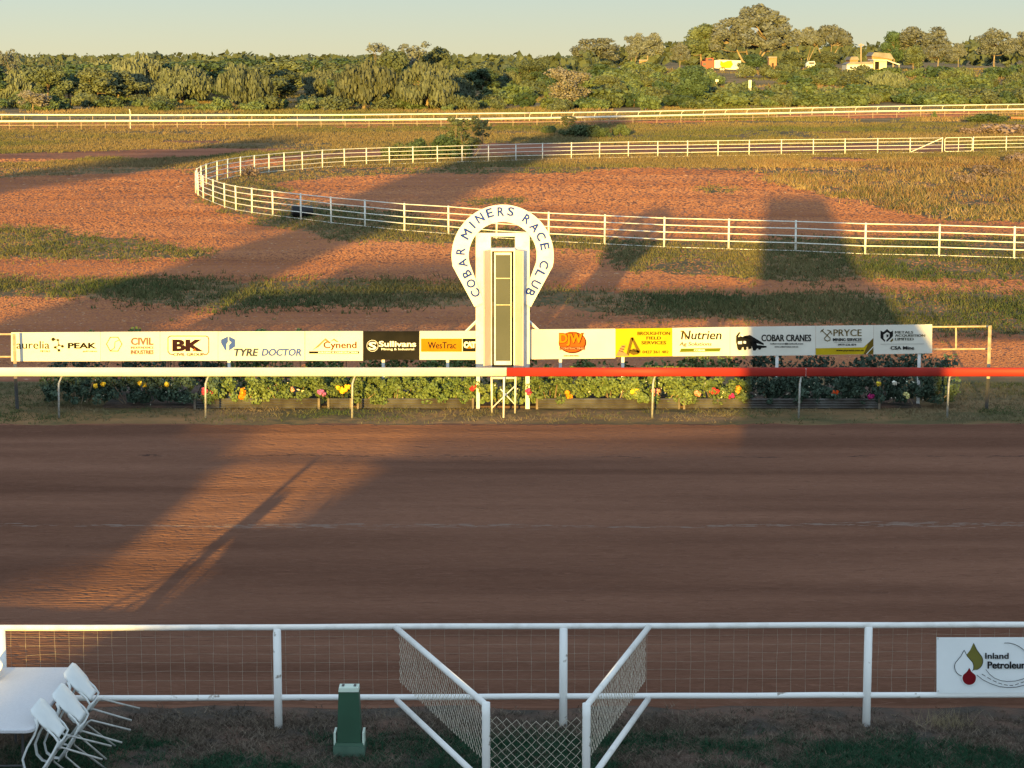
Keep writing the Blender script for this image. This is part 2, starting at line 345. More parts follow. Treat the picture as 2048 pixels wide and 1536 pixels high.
def npmesh(name, V, n, m, parent=None, tone=None, col=None):
    """V: (N*n,3) vertices, faces of n consecutive vertices each"""
    V = np.ascontiguousarray(V, dtype=np.float32); nf = len(V)//n
    me = bpy.data.meshes.new(name); me.vertices.add(len(V)); me.vertices.foreach_set('co', V.ravel())
    me.loops.add(len(V)); me.loops.foreach_set('vertex_index', np.arange(len(V), dtype=np.int32))
    me.polygons.add(nf); me.polygons.foreach_set('loop_start', np.arange(0, len(V), n, dtype=np.int32))
    me.polygons.foreach_set('loop_total', np.full(nf, n, dtype=np.int32))
    me.update(calc_edges=True)
    if tone is not None:
        a = me.attributes.new('tone', 'FLOAT', 'FACE'); a.data.foreach_set('value', tone.astype(np.float32))
    if col is not None:
        a = me.attributes.new('col', 'FLOAT_COLOR', 'FACE'); c4 = np.ones((nf,4), np.float32); c4[:,:3] = col
        a.data.foreach_set('color', c4.ravel())
    me.materials.append(m)
    return link(bpy.data.objects.new(name, me), parent)

# value noise on the plane
def vnoise(x, y, seed=0):
    rs = np.random.RandomState(seed); T = rs.rand(256,256)
    xi = np.floor(x).astype(int); yi = np.floor(y).astype(int); fx = x-xi; fy = y-yi
    fx = fx*fx*(3-2*fx); fy = fy*fy*(3-2*fy)
    a = T[xi%256, yi%256]; b = T[(xi+1)%256, yi%256]; c = T[xi%256, (yi+1)%256]; d = T[(xi+1)%256, (yi+1)%256]
    return (a*(1-fx)+b*fx)*(1-fy)+(c*(1-fx)+d*fx)*fy
def fbm(x, y, seed=0):
    return (vnoise(x,y,seed)+0.5*vnoise(x*2.1,y*2.1,seed+1)+0.25*vnoise(x*4.3,y*4.3,seed+2))/1.75
def inpoly(x, y, poly):
    c = np.zeros(x.shape, bool); n = len(poly)
    for i in range(n):
        x1, y1 = poly[i]; x2, y2 = poly[(i+1)%n]
        if y1 == y2: continue
        k = ((y1 > y) != (y2 > y)) & (x < (x2-x1)*(y-y1)/(y2-y1)+x1); c ^= k
    return c

# ------------------------------------------------------------------ ground cover map (world polygons measured on the photograph)
def wp(poly): return [(P(a,b)[0], P(a,b)[1]) for a, b in poly]
E0, E1 = -500, 2550
DIRT = [wp(q) for q in [
    [(E0,322),(160,303),(400,297),(570,297),(520,306),(300,317),(180,316),(60,326),(E0,345)],
    [(345,281),(460,280),(465,286),(350,285)],
    [(880,288),(1050,286),(1400,291),(1950,288),(1950,303),(1500,306),(1200,308),(800,312),(620,318),(560,325),(460,345),(440,352),(430,345),(470,325),(600,308),(760,298)],
    [(E0,362),(0,357),(205,348),(390,335),(392,390),(440,420),(560,452),(700,478),(900,490),(1190,502),(1240,540),(1500,556),(E1,566),(E1,592),(1500,590),(1240,588),(900,566),(650,560),(300,562),(E0,545)],
    [(450,395),(500,372),(560,362),(700,352),(900,345),(1100,350),(1290,335),(1500,340),(1560,365),(1700,395),(1860,440),(E1,452),(E1,478),(1850,472),(1500,484),(1200,478),(1000,458),(800,428),(640,404),(520,395)],
    [(E0,594),(120,595),(300,607),(470,614),(600,607),(900,610),(1100,610),(1250,624),(1400,640),(1750,648),(1800,662),(E1,690),(E1,740),(E0,770)],
    [(1640,262),(1690,262),(1690,266),(1640,266)],
    [(E0,430),(-60,440),(-60,470),(E0,470)],
    [(1600,312),(1780,318),(1760,326),(1640,324)],
]]
TONGUE = wp([(E0,455),(0,458),(120,463),(250,480),(380,503),(395,513),(250,518),(E0,508)])
PATCH = [wp(q) for q in [[(900,402),(960,396),(1050,398),(1040,408),(930,412)], [(1390,372),(1450,370),(1455,382),(1400,384)], [(410,372),(450,366),(560,362),(560,385),(480,392),(420,384)]]]
def grassmask(x, y):
    s = np.maximum(y, 20)*0.012
    dx = (fbm(x*0.45, y*0.22, 5)-0.5)*s*2.2+(fbm(x*1.7, y*1.2, 9)-0.5)*s*0.8
    dy = (fbm(x*0.35+40, y*0.2, 7)-0.5)*s*3.0+(fbm(x*1.9, y*1.1, 11)-0.5)*s*1.5
    u, v = x+dx, y+dy
    d = np.zeros(x.shape, bool)
    for q in DIRT: d |= inpoly(u, v, q)
    d &= ~inpoly(u, v, TONGUE)
    for q in PATCH: d &= ~inpoly(u, v, q)
    return (~d).astype(float)

Yr = list(np.linspace(-120, 14, 16)); y = 15.0
while y < 300: Yr.append(y); y *= 1.006
while y < 9000: Yr.append(y); y *= 1.03
Yr = np.array(Yr)
Tc = np.concatenate([np.linspace(-6,-0.5,14), np.linspace(-0.36,0.36,420), np.linspace(0.5,6,14)])
YY, TT = np.meshgrid(Yr, Tc, indexing='ij'); XX = TT*np.maximum(YY, 30.0)
ZZ = terrain(XX, YY)
gm = grassmask(XX, YY); gm[YY > 330] = 1.0
gm = np.where((YY > 300) & (fbm(XX*0.05, YY*0.02, 3) > 0.55), 0.75, gm)
nr, nc = XX.shape; V = np.stack([XX, YY, ZZ], -1).reshape(-1,3)
idx = np.arange(nr*nc).reshape(nr, nc)
Fq = np.stack([idx[:-1,:-1], idx[:-1,1:], idx[1:,1:], idx[1:,:-1]], -1).reshape(-1,4)
me = bpy.data.meshes.new('ground'); me.vertices.add(len(V)); me.vertices.foreach_set('co', V.astype(np.float32).ravel())
me.loops.add(Fq.size); me.loops.foreach_set('vertex_index', Fq.astype(np.int32).ravel())
me.polygons.add(len(Fq)); me.polygons.foreach_set('loop_start', np.arange(0, Fq.size, 4, dtype=np.int32)); me.polygons.foreach_set('loop_total', np.full(len(Fq), 4, dtype=np.int32))
me.update(calc_edges=True); me.polygons.foreach_set('use_smooth', [True]*len(me.polygons))
at = me.attributes.new('grass', 'FLOAT', 'POINT'); at.data.foreach_set('value', gm.astype(np.float32).ravel())
at = me.attributes.new('dry', 'FLOAT', 'POINT'); at.data.foreach_set('value', sstep(235,265,YY).astype(np.float32).ravel())
me.materials.append(M['ground']); ground = link(bpy.data.objects.new('ground', me)); ground['kind'] = 'structure'

# the straight of the race track: a sheet with slightly wandering edges
def strip(name, near, far, z, m, nseg):
    mb = MB()
    vs = []
    for i in range(nseg+1):
        vs += [near(i/nseg), far(i/nseg)]
    vs = [(a[0], a[1], z) for a in vs]
    mb.add(vs, [(2*i, 2*i+2, 2*i+3, 2*i+1) for i in range(nseg)])
    o = mb.build(name, m); o['kind'] = 'structure'; return o
rs = np.random.RandomState(4)
w1 = rs.rand(400)*0.22; w2 = rs.rand(400)*0.25
strip('dirt_track', lambda t: (-70+140*t, 23.15+w1[int(t*300)]), lambda t: (-70+140*t, 41.9+w2[int(t*300)]), 0.004, M['track'], 300)

# ------------------------------------------------------------------ far rails (curves) and the far track
RA = [(-300,243.5),(0,242.7),(340,241.5),(683,240),(900,238.5),(1070,236.5),(1200,234),(1366,230.3),(1500,227.5),(1700,223.5),(1850,221),(2048,218.7),(2300,216.5)]
RB = [(-300,229),(0,229.5),(340,230.5),(683,230),(950,227.2),(1060,226.3),(1200,224.5),(1366,221.5),(1500,218.3),(1700,214.3),(1850,211.5),(2048,208.6),(2300,206)]
def interp(Q, x): return float(np.interp(x, [q[0] for q in Q], [q[1] for q in Q]))
def smoothcurve(Q, x):
    return sum(interp(Q, x+k*25)*w for k, w in ((-3,1),(-2,2),(-1,3),(0,4),(1,3),(2,2),(3,1)))/16
def Apt(px): q = P(px, smoothcurve(RA, px), 0.82); return Vector((q.x, q.y, 0))
def Bpt(px): q = P(px, smoothcurve(RB, px), 0.90); return Vector((q.x, q.y, 0))
strip('far_dirt_track', lambda t: (Apt(-280+2560*t)+Vector((0,1.0,0)))[:2], lambda t: (Bpt(-280+2560*t)+Vector((0,3.5,0)))[:2], 0.012, M['track'], 80)

# ------------------------------------------------------------------ leaf clouds, trees
def leafcloud(rs, cen, rad, per, size, squash=0.8, jitter=0.6, weep=0.0, shell=0.55):
    """quads scattered on lumpy clumps; returns (N*4,3) vertices and tones"""
    cen = np.asarray(cen, float); rad = np.asarray(rad, float); per = np.asarray(per, int)
    idx = np.repeat(np.arange(len(cen)), per); N = len(idx)
    d = rs.normal(size=(N,3)); d /= np.linalg.norm(d, axis=1)[:,None]
    r = (shell+(1-shell)*rs.rand(N)**0.5)*rad[idx]*(1+0.25*np.sin(d[:,0]*5+idx)*np.cos(d[:,2]*6+idx*2))
    p = cen[idx]+d*r[:,None]*np.array([1,1,squash])
    nrm = d+rs.normal(size=(N,3))*jitter
    if weep > 0:
        nrm[:,2] *= (1-weep)
    nrm /= np.linalg.norm(nrm, axis=1)[:,None]
    t = np.cross(nrm, rs.normal(size=(N,3))) if weep < 0.5 else np.cross(nrm, np.array([0,0,1.0])+rs.normal(size=(N,3))*0.15)
    t /= np.linalg.norm(t, axis=1)[:,None]; bt = np.cross(nrm, t)
    s = size*(0.6+0.8*rs.rand(N)); sa = s*0.5; sb = s*0.5*(1.0 if weep < 0.5 else 2.4)
    if weep >= 0.5: p[:,2] -= rs.rand(N)*rad[idx]*0.9
    else: sb = s*0.5*(0.7+0.5*rs.rand(N))
    A = t*sa[:,None]; B = bt*sb[:,None]
    q = np.stack([p-A-B*0.6, p+A*0.6-B, p+A+B*0.5, p-A*0.5+B], 1).reshape(-1,3)
    return q, rs.rand(N)

def limbs(rs, h, cen, rad, trunk_r, fork=0.25, lean=0.0, ntr=1):
    mb = MB()
    tops = []
    for k in range(ntr):
        a = 2*math.pi*k/max(1,ntr)+rs.rand(); sp_ = 0 if ntr == 1 else h*0.06
        b0 = Vector((math.cos(a)*sp_*0.5, math.sin(a)*sp_*0.5, -0.15)); b1 = Vector((math.cos(a)*sp_*2+lean*h*fork, math.sin(a)*sp_*2, h*fork))
        b2 = b1+Vector((math.cos(a)*sp_*2+rs.normal()*0.03*h, math.sin(a)*sp_*2, h*0.25))
        mb.tube([b0, (b0+b1)/2+Vector((rs.normal()*0.015*h, 0, 0)), b1, b2], [trunk_r*1.25, trunk_r, trunk_r*0.85, trunk_r*0.5], 7)
        tops += [b1, (b1+b2)/2, b2]
    for c, r in zip(cen, rad):
        c = Vector(c); s = min(tops, key=lambda q: (q-c).length if q.z < c.z else 99)
        m = (s+c)/2+Vector((0,0,-0.06*h*rs.rand()))
        mb.tube([s, m, c], [trunk_r*0.42, trunk_r*0.28, trunk_r*0.12], 5)
    return mb

def crown_centres(rs, h, w, kind):
    cen = []; rad = []
    if kind in ('round', 'tan'):
        n = 26
        for i in range(n):
            a = rs.rand()*6.283; u = rs.rand()**0.6; z = h*(0.30+0.62*rs.rand()); k = math.sin(math.pi*min(1,max(0.10,(z/h-0.12)/0.95)))**0.6
            cen.append((math.cos(a)*w/2*u*k*0.8, math.sin(a)*w/2*u*k*0.8, z)); rad.append(w*(0.11+0.09*rs.rand()))
    elif kind == 'low':
        n = 20
        for i in range(n):
            a = rs.rand()*6.283; u = rs.rand()**0.5; z = h*(0.15+0.65*rs.rand()*(1-u*0.5))
            cen.append((math.cos(a)*w/2*u*0.8, math.sin(a)*w/2*u*0.8, z)); rad.append(w*(0.12+0.08*rs.rand()))
    elif kind == 'weep':
        n = 34
        for i in range(n):
            a = rs.rand()*6.283; u = rs.rand()**0.5; z = h*(0.32+0.60*rs.rand()*(1-u*u*0.45))
            cen.append((math.cos(a)*w/2*u*0.85, math.sin(a)*w/2*u*0.85, z)); rad.append(w*(0.10+0.07*rs.rand()))
    elif kind == 'gum':
        n = 60
        for i in range(n):
            a = rs.rand()*6.283; u = rs.rand()**0.5; z = h*(0.36+0.56*(1-u*u*0.6)*rs.rand()**0.7)
            cen.append((math.cos(a)*w/2*u*0.88, math.sin(a)*w/2*u*0.88, z)); rad.append(w*(0.075+0.06*rs.rand()))
    elif kind == 'flat':
        n = 46
        for i in range(n):
            a = rs.rand()*6.283; u = rs.rand()**0.5; z = h*(0.66+0.22*(1-u*u*0.8)*rs.rand())-h*0.10*u*u
            cen.append((math.cos(a)*w/2*u*0.9, math.sin(a)*w/2*u*0.9, z)); rad.append(w*(0.07+0.05*rs.rand()))
    elif kind == 'sparse':
        n = 60
        for i in range(n):
            a = rs.rand()*6.283; u = 0.3+0.7*rs.rand()**0.6; z = h*(0.30+0.64*rs.rand())
            cen.append((math.cos(a)*w/2*u*(0.35+0.65*z/h)*0.9, math.sin(a)*w/2*u*(0.35+0.65*z/h)*0.9, z)); rad.append(w*(0.06+0.05*rs.rand()))
    elif kind == 'vase':
        n = 80
        for i in range(n):
            a = rs.rand()*6.283; z = h*(0.26+0.70*rs.rand()); u = (0.35+0.65*rs.rand())*min(1,0.25+0.9*z/h)*(1.0 if z < h*.8 else .75)
            cen.append((math.cos(a)*w/2*u, math.sin(a)*w/2*u, z)); rad.append(w*(0.035+0.04*rs.rand()))
    elif kind == 'bigflat':
        n = 130
        for i in range(n):
            a = rs.rand()*6.283; u = rs.rand()**0.5; z = h*(0.28+0.64*(1-u**2.5*0.7)*(rs.rand()**0.55))
            cen.append((math.cos(a)*w/2*u*0.9, math.sin(a)*w/2*u*0.9, z)); rad.append(w*(0.05+0.035*rs.rand()))
    return cen, rad

KIND = {  # crown shape, height, width, leaf material, bark, quads, leaf size, trunk radius, fork, trunks
    'olive_tree':   ('round', 7.0, 6.5, 'leafA', 'bark', 6500, 0.27, 0.20, 0.20, 1),
    'dark_tree':    ('round', 6.5, 6.0, 'leafB', 'bark', 6500, 0.27, 0.20, 0.20, 1),
    'weeping_tree': ('weep', 7.0, 8.0, 'leafW', 'bark', 5200, 0.26, 0.22, 0.25, 1),
    'gum_tree':     ('gum', 9.0, 7.5, 'leafC', 'palebark', 7500, 0.27, 0.13, 0.30, 1),
    'flat_gum':     ('flat', 6.5, 7.5, 'leafC', 'palebark', 6500, 0.27, 0.10, 0.22, 3),
    'big_gum':      ('bigflat', 12.0, 15.0, 'leafC', 'palebark', 26000, 0.32, 0.22, 0.14, 4),
    'sparse_tree':  ('sparse', 8.0, 6.5, 'leafC', 'bark', 2600, 0.26, 0.12, 0.25, 2),
    'tan_tree':     ('tan', 6.5, 6.0, 'leafD', 'bark', 4200, 0.26, 0.18, 0.14, 1),
    'shrub':        ('low', 2.4, 3.6, 'leafE', 'bark', 1500, 0.26, 0.05, 0.15, 2),
    'dark_shrub':   ('low', 2.4, 3.2, 'leafB', 'bark', 1500, 0.26, 0.05, 0.15, 2),
    'olive_shrub':  ('low', 2.6, 4.0, 'leafA', 'bark', 1500, 0.26, 0.05, 0.15, 2),
    'brown_scrub':  ('low', 1.2, 2.6, 'scrub', 'bark', 1100, 0.16, 0.03, 0.15, 2),
    'thorn_tree':   ('vase', 3.6, 3.6, 'leafA', 'bark', 6500, 0.09, 0.055, 0.10, 5),
    'dome_shrub':   ('low', 1.5, 2.4, 'leafB', 'bark', 9000, 0.085, 0.03, 0.12, 2),
    'near_shrub':   ('low', 1.5, 2.4, 'leafE', 'bark', 3600, 0.10, 0.03, 0.12, 2),
}
protos = {}
def proto_meshes(kind, var):
    key = (kind, var)
    if key in protos: return protos[key]
    shape, h, w, lm, bk, nq, ls, tr, fork, ntr = KIND[kind]
    rs = np.random.RandomState(sum(map(ord, kind))*7+var*101)
    cen, rad = crown_centres(rs, h, w, shape)
    per = np.maximum(20, (np.array(rad)**2/np.sum(np.array(rad)**2)*nq)).astype(int)
    q, tone = leafcloud(rs, cen, rad, per, ls, weep=0.9 if shape == 'weep' else 0.0)
    q[:,2] = np.maximum(q[:,2], 0.02)
    crown = npmesh('crown', q, 4, M[lm], None, tone)
    # sort clump centres: limbs only reach some of them
    sel = list(range(len(cen)))[::(2 if shape != 'low' else 3)]
    trunk = limbs(rs, h, [cen[i] for i in sel], [rad[i] for i in sel], tr, fork, ntr=ntr).build('trunk', M[bk], None, True)
    cm, tm = crown.data, trunk.data
    bpy.data.objects.remove(crown); bpy.data.objects.remove(trunk)
    zs = q[:,2].max(); xs = np.percentile(np.abs(q[:,0]), 98)*2
    protos[key] = (cm, tm, zs, xs); return protos[key]
rnd = random.Random(11)
def plant(name, kind, loc, height, width, label, cat, group=None, var=None):
    cm, tm, zs, xs = proto_meshes(kind, rnd.randrange(4) if var is None else var)
    t = thing(name, label, cat, loc, 0, group)
    sx = width/xs; sz = height/zs
    t.scale = (sx, sx, sz); t.rotation_euler = (0,0,rnd.random()*6.283)
    link(bpy.data.objects.new('trunk', tm), t); link(bpy.data.objects.new('crown', cm), t)
    return t
def plant_px(name, kind, px, base, top, wpx, label, cat='tree', group=None, var=None, g=None):
    q = PG(px, base) if g is None else g
    dist = q.y
    return plant(name, kind, q, (base-top)*dist/F, wpx*dist/F, label, cat, group, var)

# --- prominent trees of the background
T = plant_px
T('weeping_tree','weeping_tree',490,221,126,105,'weeping olive green tree hanging right down to the far rail, left of the photo centre')
T('weeping_tree','weeping_tree',728,221,118,118,'weeping tree behind the far rail, left one of the close central pair')
T('weeping_tree','weeping_tree',855,221,122,120,'weeping tree behind the far rail, right one of the close central pair')
T('weeping_tree','weeping_tree',275,205,104,92,'tall drooping olive tree whose top breaks the skyline in the left wood')
T('weeping_tree','weeping_tree',345,206,135,78,'drooping tree beside the tall skyline tree in the left wood')
T('tall_tree','sparse_tree',795,200,84,88,'tall open-crowned tree with thin twigs standing above the wood', var=1)
T('tall_tree','olive_tree',790,205,100,70,'dense olive tree just below the open-crowned skyline tree')
T('round_tree','olive_tree',878,196,94,62,'round-topped tree rising above the wood right of the open-crowned tree')
T('tan_tree','tan_tree',1135,217,134,74,'pale tan ball-shaped tree behind the far rail')
T('tan_bush','tan_tree',66,224,180,62,'pale tan bushy tree near the left edge behind the far rail')
T('dead_tree','sparse_tree',12,206,96,60,'tall ragged tree at the left edge of the skyline', var=2)
T('gum_tree','gum_tree',1192,142,76,86,'dense gum with a pale trunk at the left end of the rise')
T('gum_tree','gum_tree',1295,140,66,62,'grey gum with a forked pale trunk beside the small brick hut')
T('thin_gum','sparse_tree',1268,138,72,34,'thin leggy gum just left of the brick hut')
T('gum_tree','gum_tree',1360,140,84,36,'small gum with a slim pale trunk left of the red truck')
T('gum_tree','olive_tree',1402,139,48,66,'yellow green gum at the left shoulder of the largest gum')
T('big_gum_tree','big_gum',1503,139,9,168,'largest gum of all, its wide grey-green crown over the trailer')
T('flat_gum_tree','flat_gum',1610,139,54,72,'flat-topped gum with bare twigs right of the largest gum')
T('flat_gum_tree','flat_gum',1655,139,50,88,'spreading flat-topped gum on bare pale trunks, rightmost of the big gum group')
T('dark_tree','dark_tree',1788,138,62,48,'dark green leafy tree at the left of the right-hand gum group')
T('gum_tree','gum_tree',1846,138,54,102,'broad gum with pale forked limbs in the right-hand group', var=1)
T('young_gum','olive_tree',1826,145,90,38,'small pale young gum in front of the right-hand group, left one')
T('young_gum','gum_tree',1876,140,88,52,'small pale young gum in front of the right-hand group, right one')
T('thin_tree','gum_tree',1916,136,86,32,'slim grey tree right of the right-hand gum group')
T('gum_tree','gum_tree',1988,137,56,70,'grey gum with a pale trunk near the right edge')
T('gum_tree','gum_tree',2052,134,62,62,'dark grey tree at the right edge on the rise')
T('garden_tree','dark_tree',1503,144,108,54,'bushy green garden tree right of the yellow and white trailer')
T('garden_tree','olive_tree',1590,143,104,54,'green garden tree between the brick hut and the white vehicle')
T('garden_tree','olive_tree',1655,143,102,48,'round green garden tree right of the white vehicle')
T('garden_tree','dark_tree',1727,128,104,40,'dark rounded tree rising behind the white house')
T('weeping_shrub','weeping_tree',1772,194,140,82,'weeping grey-green tree low on the rise below the cream shed')
T('tree','olive_tree',1065,178,120,60,'olive tree in the middle wood left of the tan ball tree')
T('tree','olive_tree',1215,196,150,62,'low olive tree right of the tan ball tree')
T('tree','dark_tree',1385,212,130,66,'upright green tree at the foot of the rise below the red truck')
T('tree','olive_tree',955,182,128,66,'olive tree in the middle wood above the small paddock tree')

# --- the wood on the left, tree by tree
lab = {'olive_tree': 'bushy olive green tree in the wood beyond the far rail', 'dark_tree': 'dark green bushy tree in the wood beyond the far rail',
       'weeping_tree': 'drooping grey-green tree in the wood beyond the far rail', 'shrub': 'rounded green shrub on the scrubby rise behind the far rail',
       'dark_shrub': 'dark green shrub on the scrubby rise behind the far rail', 'olive_shrub': 'spreading olive shrub on the scrubby rise behind the far rail'}
nwood = 0
for row, (by, n, hlo, hhi) in enumerate([(207,22,5.0,6.8),(196,24,5.5,7.2),(182,28,5.5,7.2),(168,30,5.5,7.0),(154,30,5.5,7.0),(143,30,5.6,7.0),(134,30,5.6,7.4)]):
    for i in range(n):
        px = -60+(1230 if row < 3 else 1290)*(i+rnd.random()*0.9)/n
        if px > 930 and row < 2: continue
        b = by+rnd.uniform(-5,5); q = PG(px, b); hh = rnd.uniform(hlo, hhi)
        if px > 900: hh *= 0.72
        if px > 1150: hh *= 0.7
        k = rnd.choice(['olive_tree','dark_tree','dark_tree','weeping_tree','olive_tree'])
        plant('tree', k, q, hh, hh*rnd.uniform(0.95,1.5), lab[k], 'tree', 'woodland trees beyond the far rail: '+k.replace('_',' ')); nwood += 1
# --- shrubs
shrubs = []
for i in range(500):
    if i < 95:   px = rnd.uniform(-40,1130); b = rnd.uniform(209,224) if rnd.random() < .7 else rnd.uniform(196,224); hs = rnd.uniform(1.0,2.3)
    elif i > 419: px = rnd.uniform(1150,2090); b = rnd.uniform(207,220)-max(0,px-1366)*0.012; hs = rnd.uniform(1.0,2.2)
    elif i < 130: px = rnd.uniform(900,1240); b = rnd.uniform(160,216); hs = rnd.uniform(1.6,3.4)
    elif i < 175: px = rnd.uniform(1200,2090); b = rnd.uniform(200,214)-(px-1200)*0.008; hs = rnd.uniform(1.6,2.8)
    else: px = rnd.uniform(1220,2090); b = rnd.uniform(144,206); hs = rnd.uniform(1.1,2.5)
    if 1560 < px < 1740 and 176 < b < 196: continue
    if 1430 < px < 1560 and 165 < b < 200 and rnd.random() < 0.8: continue
    if px > 1690 and px < 1800 and b < 152: continue
    if px > 1395 and px < 1490 and b < 152: continue
    q = PG(px, b); k = rnd.choice(['shrub','shrub','dark_shrub','olive_shrub','olive_shrub'])
    shrubs.append((q, k, hs, hs*rnd.uniform(1.3,2.3), px))
shrubs.sort(key=lambda a: -a[2]*a[3]/a[0].y**2)
for q, k, hs, w, px in shrubs[:285]:
    plant('shrub', k, q, hs, w, lab[k] if px > 1160 else lab[k].replace('on the scrubby rise behind the far rail','between the far rail and the wood'), 'shrub', ('shrubs on the rise: ' if px > 1160 else 'shrubs along the wood edge: ')+k.replace('_',' '))
rs = np.random.RandomState(12); cen = []; rad = []
for q, k, hs, w, px in shrubs[285:]:
    for _ in range(7): cen.append((q.x+rs.normal()*w*.22, q.y+rs.normal()*w*.22, q.z+hs*rs.uniform(.2,.7))); rad.append(w*rs.uniform(.14,.22))
q_, tone = leafcloud(rs, cen, rad, [70]*len(cen), .27)
tag(npmesh('undergrowth', q_, 4, M['leafE'], None, tone), 'low scrub filling the gaps between the shrubs on the rise', 'scrub', kind='stuff')
# --- the far-off woodland that reads as one mass
rs = np.random.RandomState(21); cen = []; rad = []
for i in range(1500):
    y = 620*math.exp(rs.rand()**1.0*1.75); x = (rs.rand()*0.62-0.31)*y; z = float(terrain(x, y)); r = rs.uniform(2.2,4.2)
    cen.append((x, y, z+rs.uniform(1.5,4.8)*(1+y/5200.0))); rad.append(r*(1+y/5000))
q, tone = leafcloud(rs, cen, rad, [45]*len(cen), 1.9, squash=0.75)
tag(npmesh('distant_woodland', q, 4, M['leafA'], None, tone), 'far-off belt of bushland along the skyline', 'woodland', kind='stuff')

# --- paddock tree and shrubs (mid field)
plant_px('paddock_tree','thorn_tree',938,318,232,84,'small open-branched tree growing beside the back yard fence', var=1)
N = 'near_shrub'
plant_px('shrub','dome_shrub',900,318,266,82,'dark green shrub growing against the small paddock tree','shrub')
plant_px('shrub','dome_shrub',842,317,275,54,'round green shrub left of the small paddock tree','shrub')
plant_px('shrub',N,792,317,284,60,'low yellow-green shrub, leftmost of those at the back yard fence','shrub')
plant_px('shrub','thorn_tree',1136,256,231,36,'small dark twiggy bush against the far rail','shrub', var=3)
for k, (x, b, t, w, l) in enumerate([(1098,268,250,24,'small dark shrub in the long shadow by the far rail, leftmost'),(1172,274,248,56,'spreading shrub in the long shadow near the far rail'),(1202,276,254,36,'shrub at the right end of the shaded clump near the far rail'),(1243,272,248,34,'lone sunlit shrub right of the shaded clump near the far rail'),(1140,272,254,44,'low shrub in the middle of the shaded clump near the far rail')]):
    plant_px('shrub',N,x,b,t,w,l,'shrub')
plant_px('shrub',N,1972,246,226,74,'bright green weedy shrub on the far track edge at the right','shrub')
plant_px('shrub',N,1870,238,222,14,'tiny dark bush on the far track edge','shrub')
plant_px('scrub','brown_scrub',2000,268,246,90,'mound of brown dead scrub beside the back fence at the right','scrub')
plant_px('scrub','brown_scrub',1945,268,254,50,'smaller clump of brown dead scrub left of the brown mound','scrub')
plant_px('scrub','brown_scrub',497,352,330,36,'dry twiggy weed growing through the left end of the yard fence','scrub')
for (x, b, t, w, l) in [(1975,352,330,60,'dark grey weed clump in the dry grass near the right edge'),(1930,372,345,44,'dark weed clump in the dry grass, left of the grey one'),(2035,330,305,50,'grey scrub at the right edge behind the dry grass')]:
    plant_px('weed','brown_scrub',x,b,t,w,l,'weed')

# ------------------------------------------------------------------ grass blades
def blades(pts, hts, wid, nb, cols, rs, lean=0.5):
    N = len(pts); p = np.repeat(pts, nb, 0); h = np.repeat(hts, nb)*(0.5+0.7*rs.rand(N*nb)); w = np.repeat(wid, nb)
    sp_ = np.repeat(hts, nb)*0.55
    p = p+np.stack([rs.normal(size=N*nb)*sp_, rs.normal(size=N*nb)*sp_, np.zeros(N*nb)], 1)
    a = rs.rand(N*nb)*2*math.pi; d = np.stack([np.cos(a), np.sin(a), np.zeros(N*nb)], 1)*w[:,None]
    tip = p+np.stack([rs.normal(size=N*nb)*h*lean, rs.normal(size=N*nb)*h*lean, h], 1)
    c = np.repeat(cols, nb, 0)*(0.75+0.5*rs.rand(N*nb))[:,None]
    return np.stack([p-d, p+d, tip], 1).reshape(-1,3), c
DRYREG = wp([(1500,325),(1700,322),(E1,305),(E1,440),(1900,442),(1720,425),(1620,402),(1520,385),(1490,365)])
def scatter(n, x0, x1, y0, y1, seed):
    rs = np.random.RandomState(seed)
    px = x0+(x1-x0)*rs.rand(n); py = y0+(y1-y0)*rs.rand(n)
    a = (px-1024)/F; b = -(py-768)/F; dz = -sp+b*cp; t = -H/dz
    return rs, a*t, (cp+b*sp)*t
rs, gx, gy = scatter(150000, -120, 2170, 246, 720, 31)
jr = np.random.RandomState(1); k = grassmask(gx+jr.normal(size=len(gx))*0.35, gy+jr.normal(size=len(gy))*1.1) > 0.5
pn = fbm(gx*0.35, gy*0.16, 23); k &= (rs.rand(len(gx)) < np.clip((pn-0.24)*2.6, 0.08, 0.9)*(1-0.05*sstep(110,170,gy))); k &= (gy > 58) | (rs.rand(len(gx)) < 0.5)
k &= ~((gy < 46.5) & (np.abs(gx) < 9.4))
gx, gy = gx[k], gy[k]
_, ex, ey = scatter(70000, -120, 2170, 246, 335, 35); k = (grassmask(ex, ey) > 0.5) & (fbm(ex*0.12, ey*0.10, 44) > 0.33); gx = np.concatenate([gx, ex[k]]); gy = np.concatenate([gy, ey[k]]); n = len(gx)
isdry = inpoly(gx, gy, DRYREG)
g1 = np.array([0.050,0.072,0.028]); g2 = np.array([0.165,0.135,0.062]); g3 = np.array([0.25,0.185,0.095]); g4 = np.array([0.17,0.105,0.060])
m = np.clip(fbm(gx*0.22, gy*0.12, 41)*1.6-0.35+(rs.rand(n)-0.5)*0.5, 0, 1)[:,None]
far = sstep(75, 150, gy)[:,None]
green = g1*(1-m)+g2*m; fv_ = np.clip(fbm(gx*0.06+7, gy*0.05, 43)*2.6-0.8+(rs.rand(n)-0.5)*0.4, 0, 1)[:,None]; green = green*(1-0.7*far)+(np.array([0.215,0.150,0.080])*fv_+np.array([0.095,0.105,0.040])*(1-fv_))*0.7*far
dm = np.clip(fbm(gx*0.5, gy*0.25, 51)*2-0.5+(rs.rand(n)-0.5)*0.6, 0, 1)[:,None]
dry = g4*(1-dm)+g3*dm; dry = np.where(rs.rand(n)[:,None] < 0.38, green, dry)
cols = np.where(isdry[:,None], dry, green)
hts = np.where(isdry, rs.uniform(0.08,0.34,n)*(0.5+1.1*fbm(gx*0.4, gy*0.2, 52)), rs.uniform(0.03,0.11,n)*(1+gy/160))
